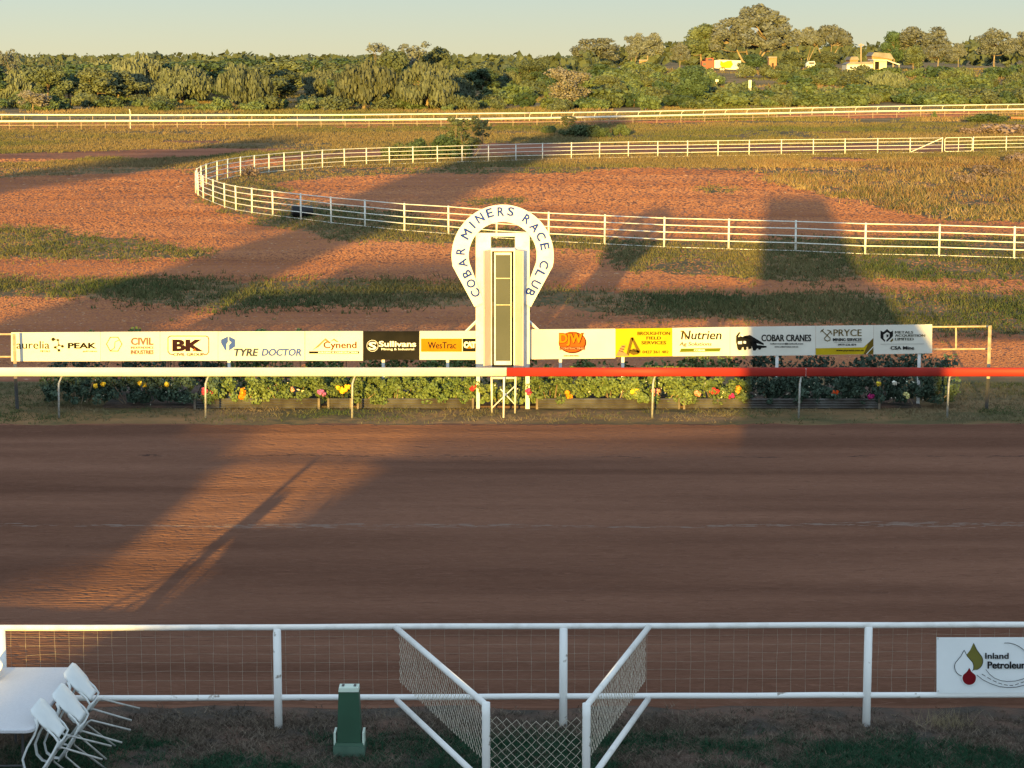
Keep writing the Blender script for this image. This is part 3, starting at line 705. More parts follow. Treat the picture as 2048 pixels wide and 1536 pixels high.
hts = np.where((gy > 60) & (gy < 72), hts*1.2, hts)
wid = np.where(isdry, 0.022, 0.016)*(0.7+gy/160)
q, c = blades(np.stack([gx, gy, np.zeros(n)], 1), hts, wid, 5, cols, rs)
tag(npmesh('infield_grass', q, 3, M['grass'], None, None, c), 'patchy green and dry grass growing over the red infield', 'grass', kind='stuff')
rs = np.random.RandomState(34); n = 80000; gy = 246*np.exp(rs.rand(n)*0.60); gx = (rs.rand(n)*0.56-0.28)*gy; gz = terrain(gx, gy)
k = fbm(gx*0.08, gy*0.05, 93) > 0.40; gx, gy, gz = gx[k], gy[k], gz[k]; n = len(gx); m = np.clip(fbm(gx*0.1, gy*0.07, 95)*2-0.5, 0, 1)[:,None]
q, c = blades(np.stack([gx, gy, gz], 1), rs.uniform(0.15,0.5,n), np.full(n, 0.06), 4, np.array([0.10,0.11,0.035])*(1-m)+np.array([0.235,0.165,0.085])*m, rs)
tag(npmesh('rough_grass', q, 3, M['grass'], None, None, c), 'dry rough grass among the shrubs beyond the far rail', 'grass', kind='stuff')
# clods and small stones on the bare earth: real little facets, so the grazing sun lights their near sides
def clods(x, y, z, ln, dp, ht, ang, rs):
    """ridge-shaped clods: two long slopes and two end facets"""
    ca, sa = np.cos(ang), np.sin(ang); n = len(x); k = rs.uniform(0.15,0.5,n)
    def pt(a, b, c): return np.stack([x+a*ca-b*sa, y+a*sa+b*ca, z+c], 1)
    A = pt(-ln,-dp,0*ht-.004); B = pt(ln,-dp,0*ht-.004); C = pt(ln,dp,0*ht-.004); D = pt(-ln,dp,0*ht-.004); E = pt(-ln*k,0*dp,ht); G = pt(ln*k,0*dp,ht)
    return np.stack([A,B,G, A,G,E, B,C,G, C,D,E, C,E,G, D,A,E], 1).reshape(-1,3), 6
rs, sx_, sy_ = scatter(330000, -140, 2190, 318, 742, 77)
k = (grassmask(sx_, sy_) < 0.5) | (rs.rand(len(sx_)) < 0.18); k &= ~((sy_ < 47) & (np.abs(sx_) < 9.4)) & (sy_ > 47); sx_, sy_ = sx_[k], sy_[k]; n = len(sx_)
f = sy_/70.0; pn = fbm(sx_*0.25, sy_*0.10, 61); sz = rs.uniform(0.7,1.3,n)*np.where(rs.rand(n) < 0.012, 1.8, 1.0)
V3, nf = clods(sx_, sy_, 0*sx_, .042*f*sz, .024*f*sz, .0100*f*sz*(0.75+0.5*pn), rs.normal(size=n)*0.5, rs)
t_ = np.clip(fbm(sx_*0.09, sy_*0.25, 63)*2.2-0.6, 0, 1)[:,None]
cc = np.array([0.28,0.108,0.046])*(1-t_)+np.array([0.37,0.160,0.074])*t_; cc = cc*(0.9+0.2*rs.rand(n))[:,None]; pale = rs.rand(n) < 0.012; cc[pale] = np.array([0.45,0.28,0.18])
tag(npmesh('gravel', V3, 3, M['grass'], None, None, np.repeat(cc, nf, 0)), 'clods and small stones covering the bare red earth of the infield', 'gravel', kind='stuff')
rs = np.random.RandomState(79); n = 26000; tt = rs.rand(n); uu = rs.rand(n); PA = np.array([tuple(Apt(x)[:2]) for x in np.linspace(-200,2250,120)]); PB = np.array([tuple(Bpt(x)[:2]) for x in np.linspace(-200,2250,120)])
ax_ = np.interp(tt*119, range(120), PA[:,0]); ay_ = np.interp(tt*119, range(120), PA[:,1])+0.6; bx_ = np.interp(tt*119, range(120), PB[:,0]); by_ = np.interp(tt*119, range(120), PB[:,1])+3.5
fx_, fy_ = ax_+(bx_-ax_)*uu, ay_+(by_-ay_)*uu
V3, nf = clods(fx_, fy_, 0*fx_+.012, .22*rs.uniform(.7,1.4,n), .08+0*fx_, .028*rs.uniform(.6,1.3,n), rs.normal(size=n)*0.3, rs)
cc = np.array([0.30,0.120,0.065])*(0.85+0.3*rs.rand(n))[:,None]
tag(npmesh('far_track_clods', V3, 3, M['grass'], None, None, np.repeat(cc, nf, 0)), 'loose red dirt between the two far white rails', 'dirt crumbs', kind='stuff')
rs = np.random.RandomState(78); n = 160000; sx_ = rs.uniform(-12,12,n); sy_ = rs.uniform(23.4,41.9,n); k = np.abs(sx_) < sy_*0.26; sx_, sy_ = sx_[k], sy_[k]; sy_ = np.round(sy_/0.09)*0.09+rs.normal(size=len(sy_))*0.018; n = len(sx_)
V3, nf = clods(sx_, sy_, 0*sx_+.004, rs.uniform(.05,.30,n), rs.uniform(.008,.015,n), rs.uniform(.007,.013,n)*(0.5+fbm(sx_*0.15, sy_*1.2, 67)), rs.normal(size=n)*0.03, rs)
t_ = np.clip(fbm(sx_*0.10, sy_*0.9, 69)*2.2-0.6, 0, 1)[:,None]; cc = (np.array([0.125,0.060,0.040])*(1-t_)+np.array([0.195,0.098,0.066])*t_)*(0.92+0.16*rs.rand(n))[:,None]
yl = 32.35+fbm(sx_*0.10, 0*sx_, 68)*0.9; ln_ = (np.abs(sy_-yl) < 0.16*fbm(sx_*0.5, 0*sx_+4, 70)*1.6) & (rs.rand(n) < 0.35); cc[ln_] = np.array([0.205,0.145,0.122])
yl2 = 38.3+fbm(sx_*0.13, 0*sx_+2, 68)*0.5; ln_ = (np.abs(sy_-yl2) < 0.10) & (fbm(sx_*0.9, 0*sx_+9, 70) > 0.5) & (rs.rand(n) < 0.25); cc[ln_] = np.array([0.075,0.042,0.034])

tag(npmesh('harrow_ridges', V3, 3, M['grass'], None, None, np.repeat(cc, nf, 0)), 'fine harrowed ridges and crumbs of dirt over the race track', 'dirt crumbs', kind='stuff')
# verge along the running rail
rs = np.random.RandomState(8); n = 15000
gx = rs.uniform(-11.5,11.5,n); gy = rs.uniform(42.0,47.5,n)
k = ((np.abs(gx) > 8.6) & (rs.rand(n) < 0.9)) | ((gy < 43.9) & (rs.rand(n) < np.clip((fbm(gx*1.2,gy*1.2,5)-0.25)*2.0,0,0.85))); k &= ~((gy < 42.4) & (rs.rand(n) < 0.8)); gx, gy = gx[k], gy[k]; n = len(gx)
m = np.clip(fbm(gx*0.8, gy*0.8, 71)*1.8-0.45, 0, 1)[:,None]
cols = np.array([0.06,0.085,0.03])*(1-m)+np.array([0.24,0.18,0.11])*m
q, c = blades(np.stack([gx, gy, np.zeros(n)], 1), rs.uniform(0.02,0.10,n), np.full(n, 0.006), 5, cols, rs, 0.9)
tag(npmesh('rail_verge_grass', q, 3, M['grass'], None, None, c), 'weedy grass strip at the foot of the white and red running rail', 'grass', kind='stuff')
# foreground verge below the near fence
rs = np.random.RandomState(18); n = 42000
gx = rs.uniform(-5.8,5.8,n); gy = rs.uniform(19.9,23.5,n)
dens = fbm(gx*1.1, gy*1.3, 81); edge = sstep(23.4, 22.2, gy)
k = rs.rand(n) < edge*np.clip((dens-0.18)*2.6, 0.15, 1); gx, gy = gx[k], gy[k]; n = len(gx)
gm2 = np.clip((fbm(gx*0.7+9, gy*0.9, 91)-0.50)*7+(22.2-gy)*1.4, 0, 1)*sstep(22.6,21.9,gy); gr = rs.rand(n) < gm2*0.85
cols = np.where(gr[:,None], np.array([0.018,0.058,0.030]), np.array([0.125,0.100,0.078])*rs.uniform(0.3,1.6,n)[:,None])
hts = np.where(gr, rs.uniform(0.03,0.08,n), rs.uniform(0.015,0.075,n))
q, c = blades(np.stack([gx, gy, np.zeros(n)], 1), hts, np.full(n, 0.0042), 7, cols, rs, 1.2)
tag(npmesh('foreground_grass', q, 3, M['grass'], None, None, c), 'short dead and green turf below the near white fence', 'grass', kind='stuff')
fv = MB(); fv.add([(-30,15,0.002),(30,15,0.002),(30,23.35,0.002),(-30,23.35,0.002)], [(0,1,2,3)])
M['verge'] = mat('brown_verge_soil', (0.115,0.066,0.048), (0.045,0.038,0.032), 0.95, 1.8, 0.8, 30, contrast=(0.38,0.62))
o = fv.build('verge', M['verge']); o['kind'] = 'structure'
# straw weed tuft at the right
rs = np.random.RandomState(3); b0 = P(1900, 1452)
pts = np.stack([b0.x+rs.normal(size=60)*0.10, b0.y+rs.normal(size=60)*0.06, np.zeros(60)], 1)
q, c = blades(pts, rs.uniform(0.06,0.22,60), np.full(60,0.0025), 4, np.tile([0.25,0.205,0.125], (60,1)), rs, 0.6)
tag(npmesh('weed_tuft', q, 3, M['grass'], None, None, c), 'straw-coloured dry weed tuft below the drop-logo sign', 'weed')

# ------------------------------------------------------------------ yard fence (big white oval)
front = [(2310,525),(2180,522),(2028,518.5),(1878,513),(1730,510),(1591,504),(1457,500),(1328,496),(1209,490),(1097,484),(993,478),(897,469.5),(809,463),(730,455),(662.5,447.5),(602,439.5),(545.6,432.5),(504,426.5),(472,421),(449.5,415),(426.6,406.5),(407,397.5),(396.5,391),(391.5,386),(394,380)]
back = [(402.7,374),(413,369),(434.5,362),(455.7,357),(481,352.5),(509,348.5),(538,345),(568.5,342),(605,339),(645,335.6),(689,333),(733,331),(779,329.4),(826,327.8),(875,326.2),(924,325),(977,323.3),(1031.6,321.4),(1085,319.6),(1142.6,318.2),(1199,317),(1256.6,315.8),(1315.6,314.7),(1375,313.8),(1436,312.8),(1498,311.8),(1562.6,310.6),(1626.5,309.6),(1690,308.8),(1755,307.6),(1820,306.8),(1884,306)]
back2 = [(1946,304.6),(2012,303.2),(2080,302),(2150,301)]
HY = 1.16
def yardfence(label, pts, name='yard_fence', brace=None):
    bases = [P(a,b) for a, b in pts]
    t = thing(name, label, 'fence', bases[0])
    for bpt in bases:
        mb = MB(bases[0]); mb.tube([bpt+Vector((0,0,-0.1)), bpt+Vector((rnd.uniform(-.015,.015),0,HY))], 0.037, 7); mb.build('post', M['yard'], t, True)
    for h in (1.12,0.86,0.60,0.33,0.05):
        mb = MB(bases[0]); r = 0.020 if h > 0.1 else 0.013
        mb.tube([b+Vector((0,-0.03,h+rnd.uniform(-.008,.008))) for b in bases], r, 6); mb.build('rail', M['yard'], t, True)
    if brace:
        a, b = brace; mb = MB(bases[0]); mb.tube([P(*a)+Vector((0,-0.05,0.08)), P(*b)+Vector((0,-0.05,HY-0.04))], 0.03, 6); mb.build('brace', M['yard'], t)
    return t
yardfence('near side of the big white post-and-rail yard, curving round at the left end', front)
yardfence('back side of the big white post-and-rail yard, with a diagonal brace at its right end', [(394,380)]+back, brace=((1820,306.8),(1884,306)))
yardfence('short white rail fence right of the yard gate', back2)
a, b = P(1889,306), P(1944,304.7); gt = thing('yard_gate', 'white tubular gate in the back side of the yard fence', 'gate', a)
mb = MB(a)
mb.tube([a+Vector((0.08,0,0.1)), a+Vector((0,0,0.2)), a+Vector((0,0,1.02)), a+Vector((0.08,0,1.12)), b+Vector((-.08,0,1.12)), b+Vector((0,0,1.02)), b+Vector((0,0,0.2)), b+Vector((-.08,0,0.1)), a+Vector((0.08,0,0.1))], 0.026, 6); mb.build('gate_frame', M['yard'], gt, True)
for h in (0.36,0.6,0.86): mb = MB(a); mb.tube([a+Vector((0,0,h)), b+Vector((0,0,h))], 0.02, 6); mb.build('bar', M['yard'], gt)
mb = MB(a); c = (a+b)/2; mb.tube([c+Vector((0,0,0.1)), c+Vector((0,0,1.12))], 0.02, 6); mb.build('upright', M['yard'], gt)

# black drum lying inside the yard
q = P(604, 434); t = thing('black_drum', 'black plastic drum lying on its side inside the near yard fence', 'drum', q)
mb = MB(q); ax = Vector((0.35,0.12,0)).normalized(); c = q+Vector((0,0,0.26))
mb.tube([c-ax*0.47, c-ax*0.45, c-ax*0.16, c-ax*0.14, c-ax*0.12, c+ax*0.14, c+ax*0.16, c+ax*0.18, c+ax*0.45, c+ax*0.47], [0.22,0.25,0.255,0.27,0.255,0.255,0.27,0.255,0.25,0.22], 16); mb.build('barrel', M['blackplastic'], t, True)
mb = MB(q); mb.tube([c+ax*0.47, c+ax*0.49], 0.05, 8); mb.build('bung', M['darktube'], t)

# ------------------------------------------------------------------ far running rails
def farrail(fn, x0, x1, step, h, label, thick, style):
    o0 = fn(x0); t = thing('running_rail', label, 'rail', o0)
    mb = MB(o0); xs = np.arange(x0, x1+1, 20)
    mb.tube([fn(x)+Vector((0,0,h)) for x in xs], thick/2, 8, flat=(0.7,1)); mb.build('rail', M['rail'], t, True)
    x = x0+10; 
    while x < x1:
        b = fn(x); mb = MB(o0)
        if style == 'goose': mb.tube([b+Vector((-0.05,0.25,-0.1)), b+Vector((-0.05,0.25,0.55)), b+Vector((0.0,0.2,0.76)), b+Vector((0.22,0.05,h))], 0.045, 6); mt = M['rail']
        else: mb.tube([b+Vector((0,0.06,-0.1)), b+Vector((0,0.06,h-0.02))], 0.03, 6); mt = M['tanpost']
        mb.build('post', mt, t, True); x += step
    if style == 'tan':
        mb = MB(o0); mb.tube([fn(x)+Vector((0,0.05,0.42)) for x in xs], 0.028, 5); mb.build('lower_rail', M['tanpost'], t)
farrail(Apt, -280, 2260, 48, 0.82, 'thick white inner rail of the far straight, with short tan posts', 0.21, 'tan')
farrail(Bpt, -280, 1065, 45.5, 0.90, 'left length of the thin-posted white outer rail of the far straight', 0.17, 'plain')
farrail(Bpt, 1050, 2260, 43.5, 0.90, 'right length of the white outer far rail, on white gooseneck posts', 0.15, 'goose')
q = P(261, 258); t = thing('rail_pole', 'slim white pole with a bent top arm standing at the far rail', 'pole', q)
mb = MB(q); mb.tube([q, q+Vector((0,0,1.7)), q+Vector((-0.08,0,1.95))], 0.045, 7); mb.build('pole', M['rail'], t)
mb = MB(q); mb.tube([q+Vector((-0.08,0,1.95)), q+Vector((-0.3,0,2.12)), q+Vector((-0.62,0,2.12))], 0.04, 6); mb.build('arm', M['darktube'], t)
q = P(2035, 241); t = thing('concrete_pipe', 'rusty pipe lying on the grass at the right edge, black-mouthed', 'pipe', q)
mb = MB(q); mb.tube([q+Vector((-0.8,0,0.22)), q+Vector((3,0.4,0.22))], 0.21, 14); mb.build('barrel', M['terracotta'], t, True)
mb = MB(q); mb.tube([q+Vector((-1.25,0,0.22)), q+Vector((-0.8,0,0.22))], 0.24, 14); mb.build('collar', M['blackplastic'], t, True)

# ------------------------------------------------------------------ buildings on the rise
def bx(px0, py0, px1, py1, Y, dep, name, m, parent, off):
    a = W(px0, py0, Y); b = W(px1, py1, Y); mb = MB(off)
    mb.box(((a.x+b.x)/2, Y+dep/2, (a.z+b.z)/2), (abs(b.x-a.x), dep, abs(a.z-b.z))); return mb.build(name, m, parent)
def gz(px, Y): return float(terrain((px-1024)/F*Y, Y))
Y = 405.0
def wheel(px, py, r, Y, parent, off):
    c = W(px, py, Y); c.z -= 0.0; mb = MB(off); mb.tube([c+Vector((0,-0.05,0)), c+Vector((0,0.25,0))], r, 12)
    w = mb.build('wheel', M['blackplastic'], parent); mb = MB(off); mb.tube([c+Vector((0,-0.09,0)), c+Vector((0,-0.05,0))], r*0.5, 10); mb.build('rim', M['galv'], w)
q = PG(1415, 140); Y = q.y-2
t = thing('red_truck', 'old red truck cab parked beside the white and yellow trailer', 'truck', W(1415,139,Y)); off = t.location
bx(1404,122,1428,138,Y,2.2,'body',M['truckred'],t,off); bx(1412,116,1427,122,Y+.1,2,'cab',M['truckred'],t,off); bx(1416,117.5,1425,121.3,Y-.02,.1,'window',M['glass'],t,off)
bx(1406,126,1412,131,Y-.06,.1,'vent',M['darktube'],t,off)
for a in (1409,1424): wheel(a,138,.42,Y-.2,t,off)
mb = MB(off); c = W(1408,119,Y+.5); mb.tube([c, c+Vector((0,0,.7))], .08, 8); mb.build('exhaust', M['darktube'], t)
t = thing('trailer', 'long white box trailer with a faded yellow sun picture on its side', 'trailer', W(1456,140,Y)); off = t.location
mb = MB(off); pts = [(1429,136),(1429,120.5),(1440,119.5),(1482,121),(1483,139),(1460,139)]; mb.prism([(W(a,b,Y).x, W(a,b,Y).z) for a,b in pts], Y, Y+2.4); mb.build('body', M['banner'], t)
mb = MB(off); pts = [(1441,121.5),(1447,125),(1455,122),(1463,121.2),(1466,129),(1461,136),(1444,136),(1440,129)]; mb.prism([(W(a,b,Y).x, W(a,b,Y).z) for a,b in pts], Y-.03, Y-.002); mb.build('picture', M['yellow'], t)
for a in (1442,1446.5): wheel(a,138.5,.4,Y-.1,t,off)
for (x0,y0,x1,y1,lab_) in ((1538,113,1553,138,'brown brick hut half hidden behind a gum trunk, right of the trailer'),(1279,119,1294,139,'small square brick hut under the forked pale gum')):
    t = thing('brick_hut', lab_, 'hut', W((x0+x1)/2,y1,Y)); off = t.location
    bx(x0,y0+3,x1,y1,Y,2.5,'wall',M['brick'],t,off); bx(x0-1,y0,x1+1,y0+3.05,Y-.3,3.1,'roof',M['tin'],t,off); bx((x0+x1)/2-2,y1-12,(x0+x1)/2+2,y1-0.5,Y-.03,.1,'door',M['interior'],t,off)
Y2 = 400.0; t = thing('white_van', 'white vehicle parked among the garden trees', 'vehicle', W(1622,137,Y2)); off = t.location
mb = MB(off); pts = [(1613,134),(1613,128),(1617,123),(1629,122),(1631,128),(1631,134)]; mb.prism([(W(a,b,Y2).x, W(a,b,Y2).z) for a,b in pts], Y2, Y2+1.8); mb.build('body', M['banner'], t)
bx(1618,124.5,1628.5,128,Y2-.02,.1,'window',M['glass'],t,off)
for a in (1616.5,1627.5): wheel(a,134.4,.32,Y2-.1,t,off)
Y3 = 398.0; t = thing('white_house', 'low white rendered house with a dark arched doorway', 'house', W(1720,143,Y3)); off = t.location
bx(1694,128,1746,143,Y3,6,'wall',M['banner'],t,off)
mb = MB(off); pts = [(1692,129),(1700,124.5),(1742,123.5),(1748,128)]; mb.prism([(W(a,b,Y3).x, W(a,b,Y3).z) for a,b in pts], Y3-.2, Y3+6.2); mb.build('roof', M['tin'], t)
mb = MB(off); pts = [(1719,142.5),(1719,136),(1721,133),(1724,131.8),(1727,133),(1729,136),(1729,142.5)]; mb.prism([(W(a,b,Y3).x, W(a,b,Y3).z) for a,b in pts], Y3-.04, Y3-.003); mb.build('arch_doorway', M['brick'], t)
for a in (1700,1708,1736): bx(a,133,a+4,137,Y3-.04,.05,'window',M['glass'],t,off)
t = thing('cream_shed', 'cream metal shed with a black panel for its shaded bay and a sloping lean-to roof', 'shed', W(1765,140,Y3)); off = t.location
bx(1748,120,1773,139,Y3+.5,5,'wall',M['cream'],t,off); bx(1750,123,1758,138.7,Y3+.45,.1,'bay_shade_panel',M['black'],t,off)  # flat black panel on the wall stands in for the unlit bay
mb = MB(off); pts = [(1746.5,120.2),(1747,118.6),(1774,119.6),(1800,128.5),(1799,130.5),(1773.5,121.2)]; mb.prism([(W(a,b,Y3).x, W(a,b,Y3).z) for a,b in pts], Y3, Y3+6); mb.build('roof', M['banner'], t)
for a in (1786,1798): mb = MB(off); c = W(a,140,Y3+.3); mb.tube([c, W(a,126 if a<1790 else 129.5,Y3+.3)], .07, 6); mb.build('post', M['galv'], t)
t = thing('tin_shed', 'grey tin-roofed shed behind the cream shed', 'shed', W(1765,122,Y3+25)); off = t.location
bx(1744,111,1784,124,Y3+25,6,'wall',M['brick'],t,off)
mb = MB(off); pts = [(1742,112),(1748,104.5),(1780,106.5),(1787,118),(1784,118.5)]; mb.prism([(W(a,b,Y3+25).x, W(a,b,Y3+25).z) for a,b in pts], Y3+24.5, Y3+31.5); mb.build('roof', M['tin'], t)
t = thing('tin_shed', 'small grey roofed shed left of the dark tree behind the white house', 'shed', W(1708,124,Y3+20)); off = t.location
bx(1700,119,1716,128,Y3+20,5,'wall',M['brick'],t,off)
mb = MB(off); pts = [(1698,120),(1702,113.5),(1714,113),(1718,119.5)]; mb.prism([(W(a,b,Y3+20).x, W(a,b,Y3+20).z) for a,b in pts], Y3+19.5, Y3+25.5); mb.build('roof', M['tin'], t)
t = thing('power_pole', 'power pole with a crossarm above the house roofs', 'pole', W(1722,125,Y3+22)); off = t.location
mb = MB(off); mb.tube([W(1722,125,Y3+22), W(1722,87,Y3+22)], .12, 7); mb.build('pole', M['wood'], t); mb = MB(off); mb.tube([W(1717,90,Y3+21.9), W(1728,90,Y3+21.9)], .1, 6); mb.build('crossarm', M['wood'], t)
q = PG(1500,200); t = thing('marker_post', 'white distance marker box on two thin legs among the shrubs', 'marker', q); off = q
Yq = q.y; bx(1497.3,160,1502.8,176,Yq-.2,.35,'box',M['banner'],t,off)
for a in (1498.4,1501.6): mb = MB(off); mb.tube([W(a,200,Yq), W(a,176,Yq)], .06, 6); mb.build('leg', M['rail'], t)
q = PG(1433,185); t = thing('marker_post', 'short white-headed post left of the tall marker box', 'marker', q)
mb = MB(q); mb.tube([q, W(1433,162,q.y)], .07, 6); mb.build('leg', M['wood'], t); bx(1431,159,1437,163.5,q.y-.15,.3,'box',M['banner'],t,q)
q = PG(1251,139); t = thing('low_white_fence', 'low white rail left of the brick hut on the rise', 'fence', q)
for a in (1241,1251,1261): mb = MB(q); c = PG(a,139); mb.tube([c, c+Vector((0,0,.5))], .08, 6); mb.build('post', M['rail'], t)
mb = MB(q); mb.tube([PG(1239,139)+Vector((0,-.1,.42)), PG(1263,139)+Vector((0,-.1,.42))], .13, 6); mb.build('rail', M['rail'], t)

# ------------------------------------------------------------------ near running rail, white then red
YR = 42.9
def rail_post(px, parent, off, foot=836, lean=0):
    b = P(px, foot); top = W(px+5, 752, YR); mb = MB(off)
    mb.tube([b+Vector((0,0,-.1)), Vector((b.x+.01, b.y, .45)), Vector((b.x+.015, b.y, .68)), Vector((b.x+.05, YR+.02, .80)), Vector((b.x+.09, YR+.01, .84))], 0.021, 8)
    mb.build('post', M['galv'], parent, True)
def railbeam(x0, x1, m, parent, off, joints):
    z = 0.905; pr = []
    for k in range(14):
        a = 2*math.pi*k/14; pr.append((0.05*math.copysign(abs(math.cos(a))**0.7, math.cos(a)), 0.088*math.copysign(abs(math.sin(a))**0.45, math.sin(a))))
    xs = sorted([x0, x1]+joints)
    for i in range(len(xs)-1):
        a = W(xs[i], 744, YR).x+(0.006 if i else 0); b = W(xs[i+1], 744, YR).x; mb = MB(off); n = len(pr)
        mb.add([(a, YR+p[0], z+p[1]) for p in pr]+[(b, YR+p[0], z+p[1]) for p in pr], [tuple(range(n)), tuple(range(2*n-1,n-1,-1))]+[(k, k+n, (k+1)%n+n, (k+1)%n) for k in range(n)])
        mb.build('rail', m, parent, True)
t = thing('running_rail', 'white running rail along the near side of the flower bed, left of the winning post', 'rail', W(500,836,YR)); off = t.location.copy(); off.z = 0; t.location = off
railbeam(-700, 1013, M['rail'], t, off, [])
for x in (-468,-175,118,411,704): rail_post(x, t, off)
t = thing('running_rail', 'red running rail right of the winning post', 'rail', Vector((5,YR,0))); off = t.location.copy()
railbeam(1013.5, 2700, M['redrail'], t, off, [1611])
for x in (1304,1597,1894,2190,2485): rail_post(x, t, off)
mb = MB(off); a = W(1611,744,YR); mb.box((a.x+.003, YR, .905), (.008,.085,.16)); mb.build('joint_clip', M['whiteink'], t)
# braced stand at the white/red join
t = thing('rail_stand', 'white braced steel stand holding the rail where white meets red', 'stand', W(1008,838,YR)); off = t.location.copy()
def tubepx(pts, r, name, m, Y=YR, n=7):
    mb = MB(off); mb.tube([W(a,b,Y+(c[0] if c else 0)) for a,b,*c in pts], r, n); return mb.build(name, m, t, True)
tubepx([(983,754),(984,826,.35)], .02, 'leg', M['white'], YR+.12); tubepx([(1031,754),(1030,826,.35)], .02, 'leg', M['white'], YR+.12); tubepx([(1008,754),(1007,838)], .02, 'leg', M['white'], YR-.06)
tubepx([(981,756),(1033,756)], .022, 'crossbar', M['white'], YR+.16); tubepx([(984,816),(1030,772)], .012, 'brace', M['white'], YR+.3); tubepx([(1001,778),(1029,808)], .012, 'brace', M['white'], YR+.33)

# ------------------------------------------------------------------ flat printed work on a vertical plane
CH = {}
def textmesh(body, shear=0, bold=0.0):
    cu = bpy.data.curves.new('t', 'FONT'); cu.body = body; cu.size = 1; cu.shear = shear; cu.offset = bold; cu.resolution_u = 3; cu.fill_mode = 'BOTH'
    o = bpy.data.objects.new('t', cu); COL.objects.link(o); bpy.context.view_layer.update()
    me = bpy.data.meshes.new_from_object(o); COL.objects.unlink(o); bpy.data.objects.remove(o); bpy.data.curves.remove(cu)
    return me
class Print:
    """printed shapes on the plane Y, in photograph pixels"""
    def __init__(s, parent, Y, off): s.p = parent; s.Y = Y; s.off = off; s.k = 1
    def yy(s): s.k += 1; return s.Y-0.002*s.k
    def poly(s, polys, m, name='emblem'):
        mb = MB(s.off); y = s.yy()
        for q in polys: mb.prism([(W(a,b,s.Y).x, W(a,b,s.Y).z) for a,b in q], y, y+0.0016)
        return mb.build(name, M[m], s.p)
    def rect(s, x0,y0,x1,y1, m, name='panel_colour'): return s.poly([[(x0,y1),(x1,y1),(x1,y0),(x0,y0)]], m, name)
    def stroke(s, lines, w, m, name='emblem'):
        qs = []
        for L in lines:
            for (a,b),(c,d) in zip(L[:-1], L[1:]):
                l = math.hypot(c-a, d-b) or 1; nx, ny = -(d-b)/l*w/2, (c-a)/l*w/2; ex, ey = (c-a)/l*w*0.3, (d-b)/l*w*0.3
                qs.append([(a-ex+nx,b-ey+ny),(c+ex+nx,d+ey+ny),(c+ex-nx,d+ey-ny),(a-ex-nx,b-ey-ny)])
        return s.poly(qs, m, name)
    def disc(s, L, m, name='emblem', n=16, ry=1.0):
        return s.poly([[(x+r*math.cos(2*math.pi*k/n), y+r*ry*math.sin(2*math.pi*k/n)) for k in range(n)] for x,y,r in L], m, name)
    def ring(s, x, y, r, w, m, a0=0, a1=360, name='emblem', n=28, ry=1.0):
        return s.stroke([[(x+r*math.cos(R(a0+(a1-a0)*k/n)), y+r*ry*math.sin(R(a0+(a1-a0)*k/n))) for k in range(n+1)]], w, m, name)
    def text(s, body, x0,y0,x1,y1, m, shear=0, bold=0.0, name='lettering', rot=None, heavy=0.28):
        me = textmesh(body, shear, bold); v = np.zeros(len(me.vertices)*3); me.vertices.foreach_get('co', v); v = v.reshape(-1,3)
        lo, hi = v.min(0), v.max(0); u = (v[:,0]-lo[0])/(hi[0]-lo[0]); w = (v[:,1]-lo[1])/(hi[1]-lo[1]); y = s.yy()
        out = np.zeros_like(v)
        for i in range(len(v)):
            if rot is None: px, py = x0+(x1-x0)*u[i], y1+(y0-y1)*w[i]
            else:
                cx, cy, tx, ty, ux, uy = rot; a = (u[i]-.5)*x0; b = (w[i]-.5)*y0; px, py = cx+tx*a+ux*b, cy+ty*a+uy*b
            q = W(px, py, s.Y); out[i] = (q.x-s.off[0], y-s.off[1], q.z-s.off[2])
        fcs = [tuple(f.vertices) for f in me.polygons]; nv = len(out); dx = heavy*s.Y/F; sh = [(0,0,0)]
        if heavy and rot is None: sh = [(-dx,0,0),(dx,-.0003,0)]
        elif heavy: sh = [(-dx,0,-dx),(dx,-.0003,dx),(-dx,-.0006,dx),(dx,-.0009,-dx)]
        bpy.data.meshes.remove(me); me = bpy.data.meshes.new(name)
        me.from_pydata([tuple(np.array(q_)+np.array(d_)) for d_ in sh for q_ in out], [], [tuple(i+k_*nv for i in f) for k_ in range(len(sh)) for f in fcs])
        me.materials.append(M[m]); me.update()
        return link(bpy.data.objects.new(name, me), s.p)

YB = 44.35
def sign(x0,y0,x1,y1, label, m='banner', Y=YB, y0r=None, y1r=None, dep=0.02, name='sponsor_sign'):
    y0r = y0 if y0r is None else y0r; y1r = y1 if y1r is None else y1r
    q = W((x0+x1)/2, y1, Y); t = thing(name, label, 'sign', q); off = q
    mb = MB(off); mb.prism([(W(a,b,Y).x, W(a,b,Y).z) for a,b in [(x0+.25,y1),(x1-.25,y1r),(x1-.25,y0r),(x0+.25,y0)]], Y, Y+dep); mb.build('board', M[m], t)
    return Print(t, Y, off)
# 1
p = sign(22,665,201,722.5,'leftmost white sponsor board, dark lettering either side of a cluster of linked dots', y0r=664)
p.text('aurelia', 33,682,99,697.5,'olive'); p.text('METALS',81,700.5,100,704,'gold'); p.text('PEAK',136,685.5,193,697,'dark',bold=.03)
p.text('gold mines',166,700.5,194,704.5,'gold')
p.stroke([[(106,678),(116,680)],[(116,680),(118,690)],[(118,690),(125,692)],[(118,690),(111,695)],[(111,695),(118,700)]],1.2,'olive'); p.disc([(106.5,678.5,3.6),(116,680,2.3),(118,690,2),(125,692.5,2.8),(110.5,694.5,2.6),(118,700.5,2.8)],'olive'); p.stroke([[(150,682),(158,682)]],0.1,'dark')
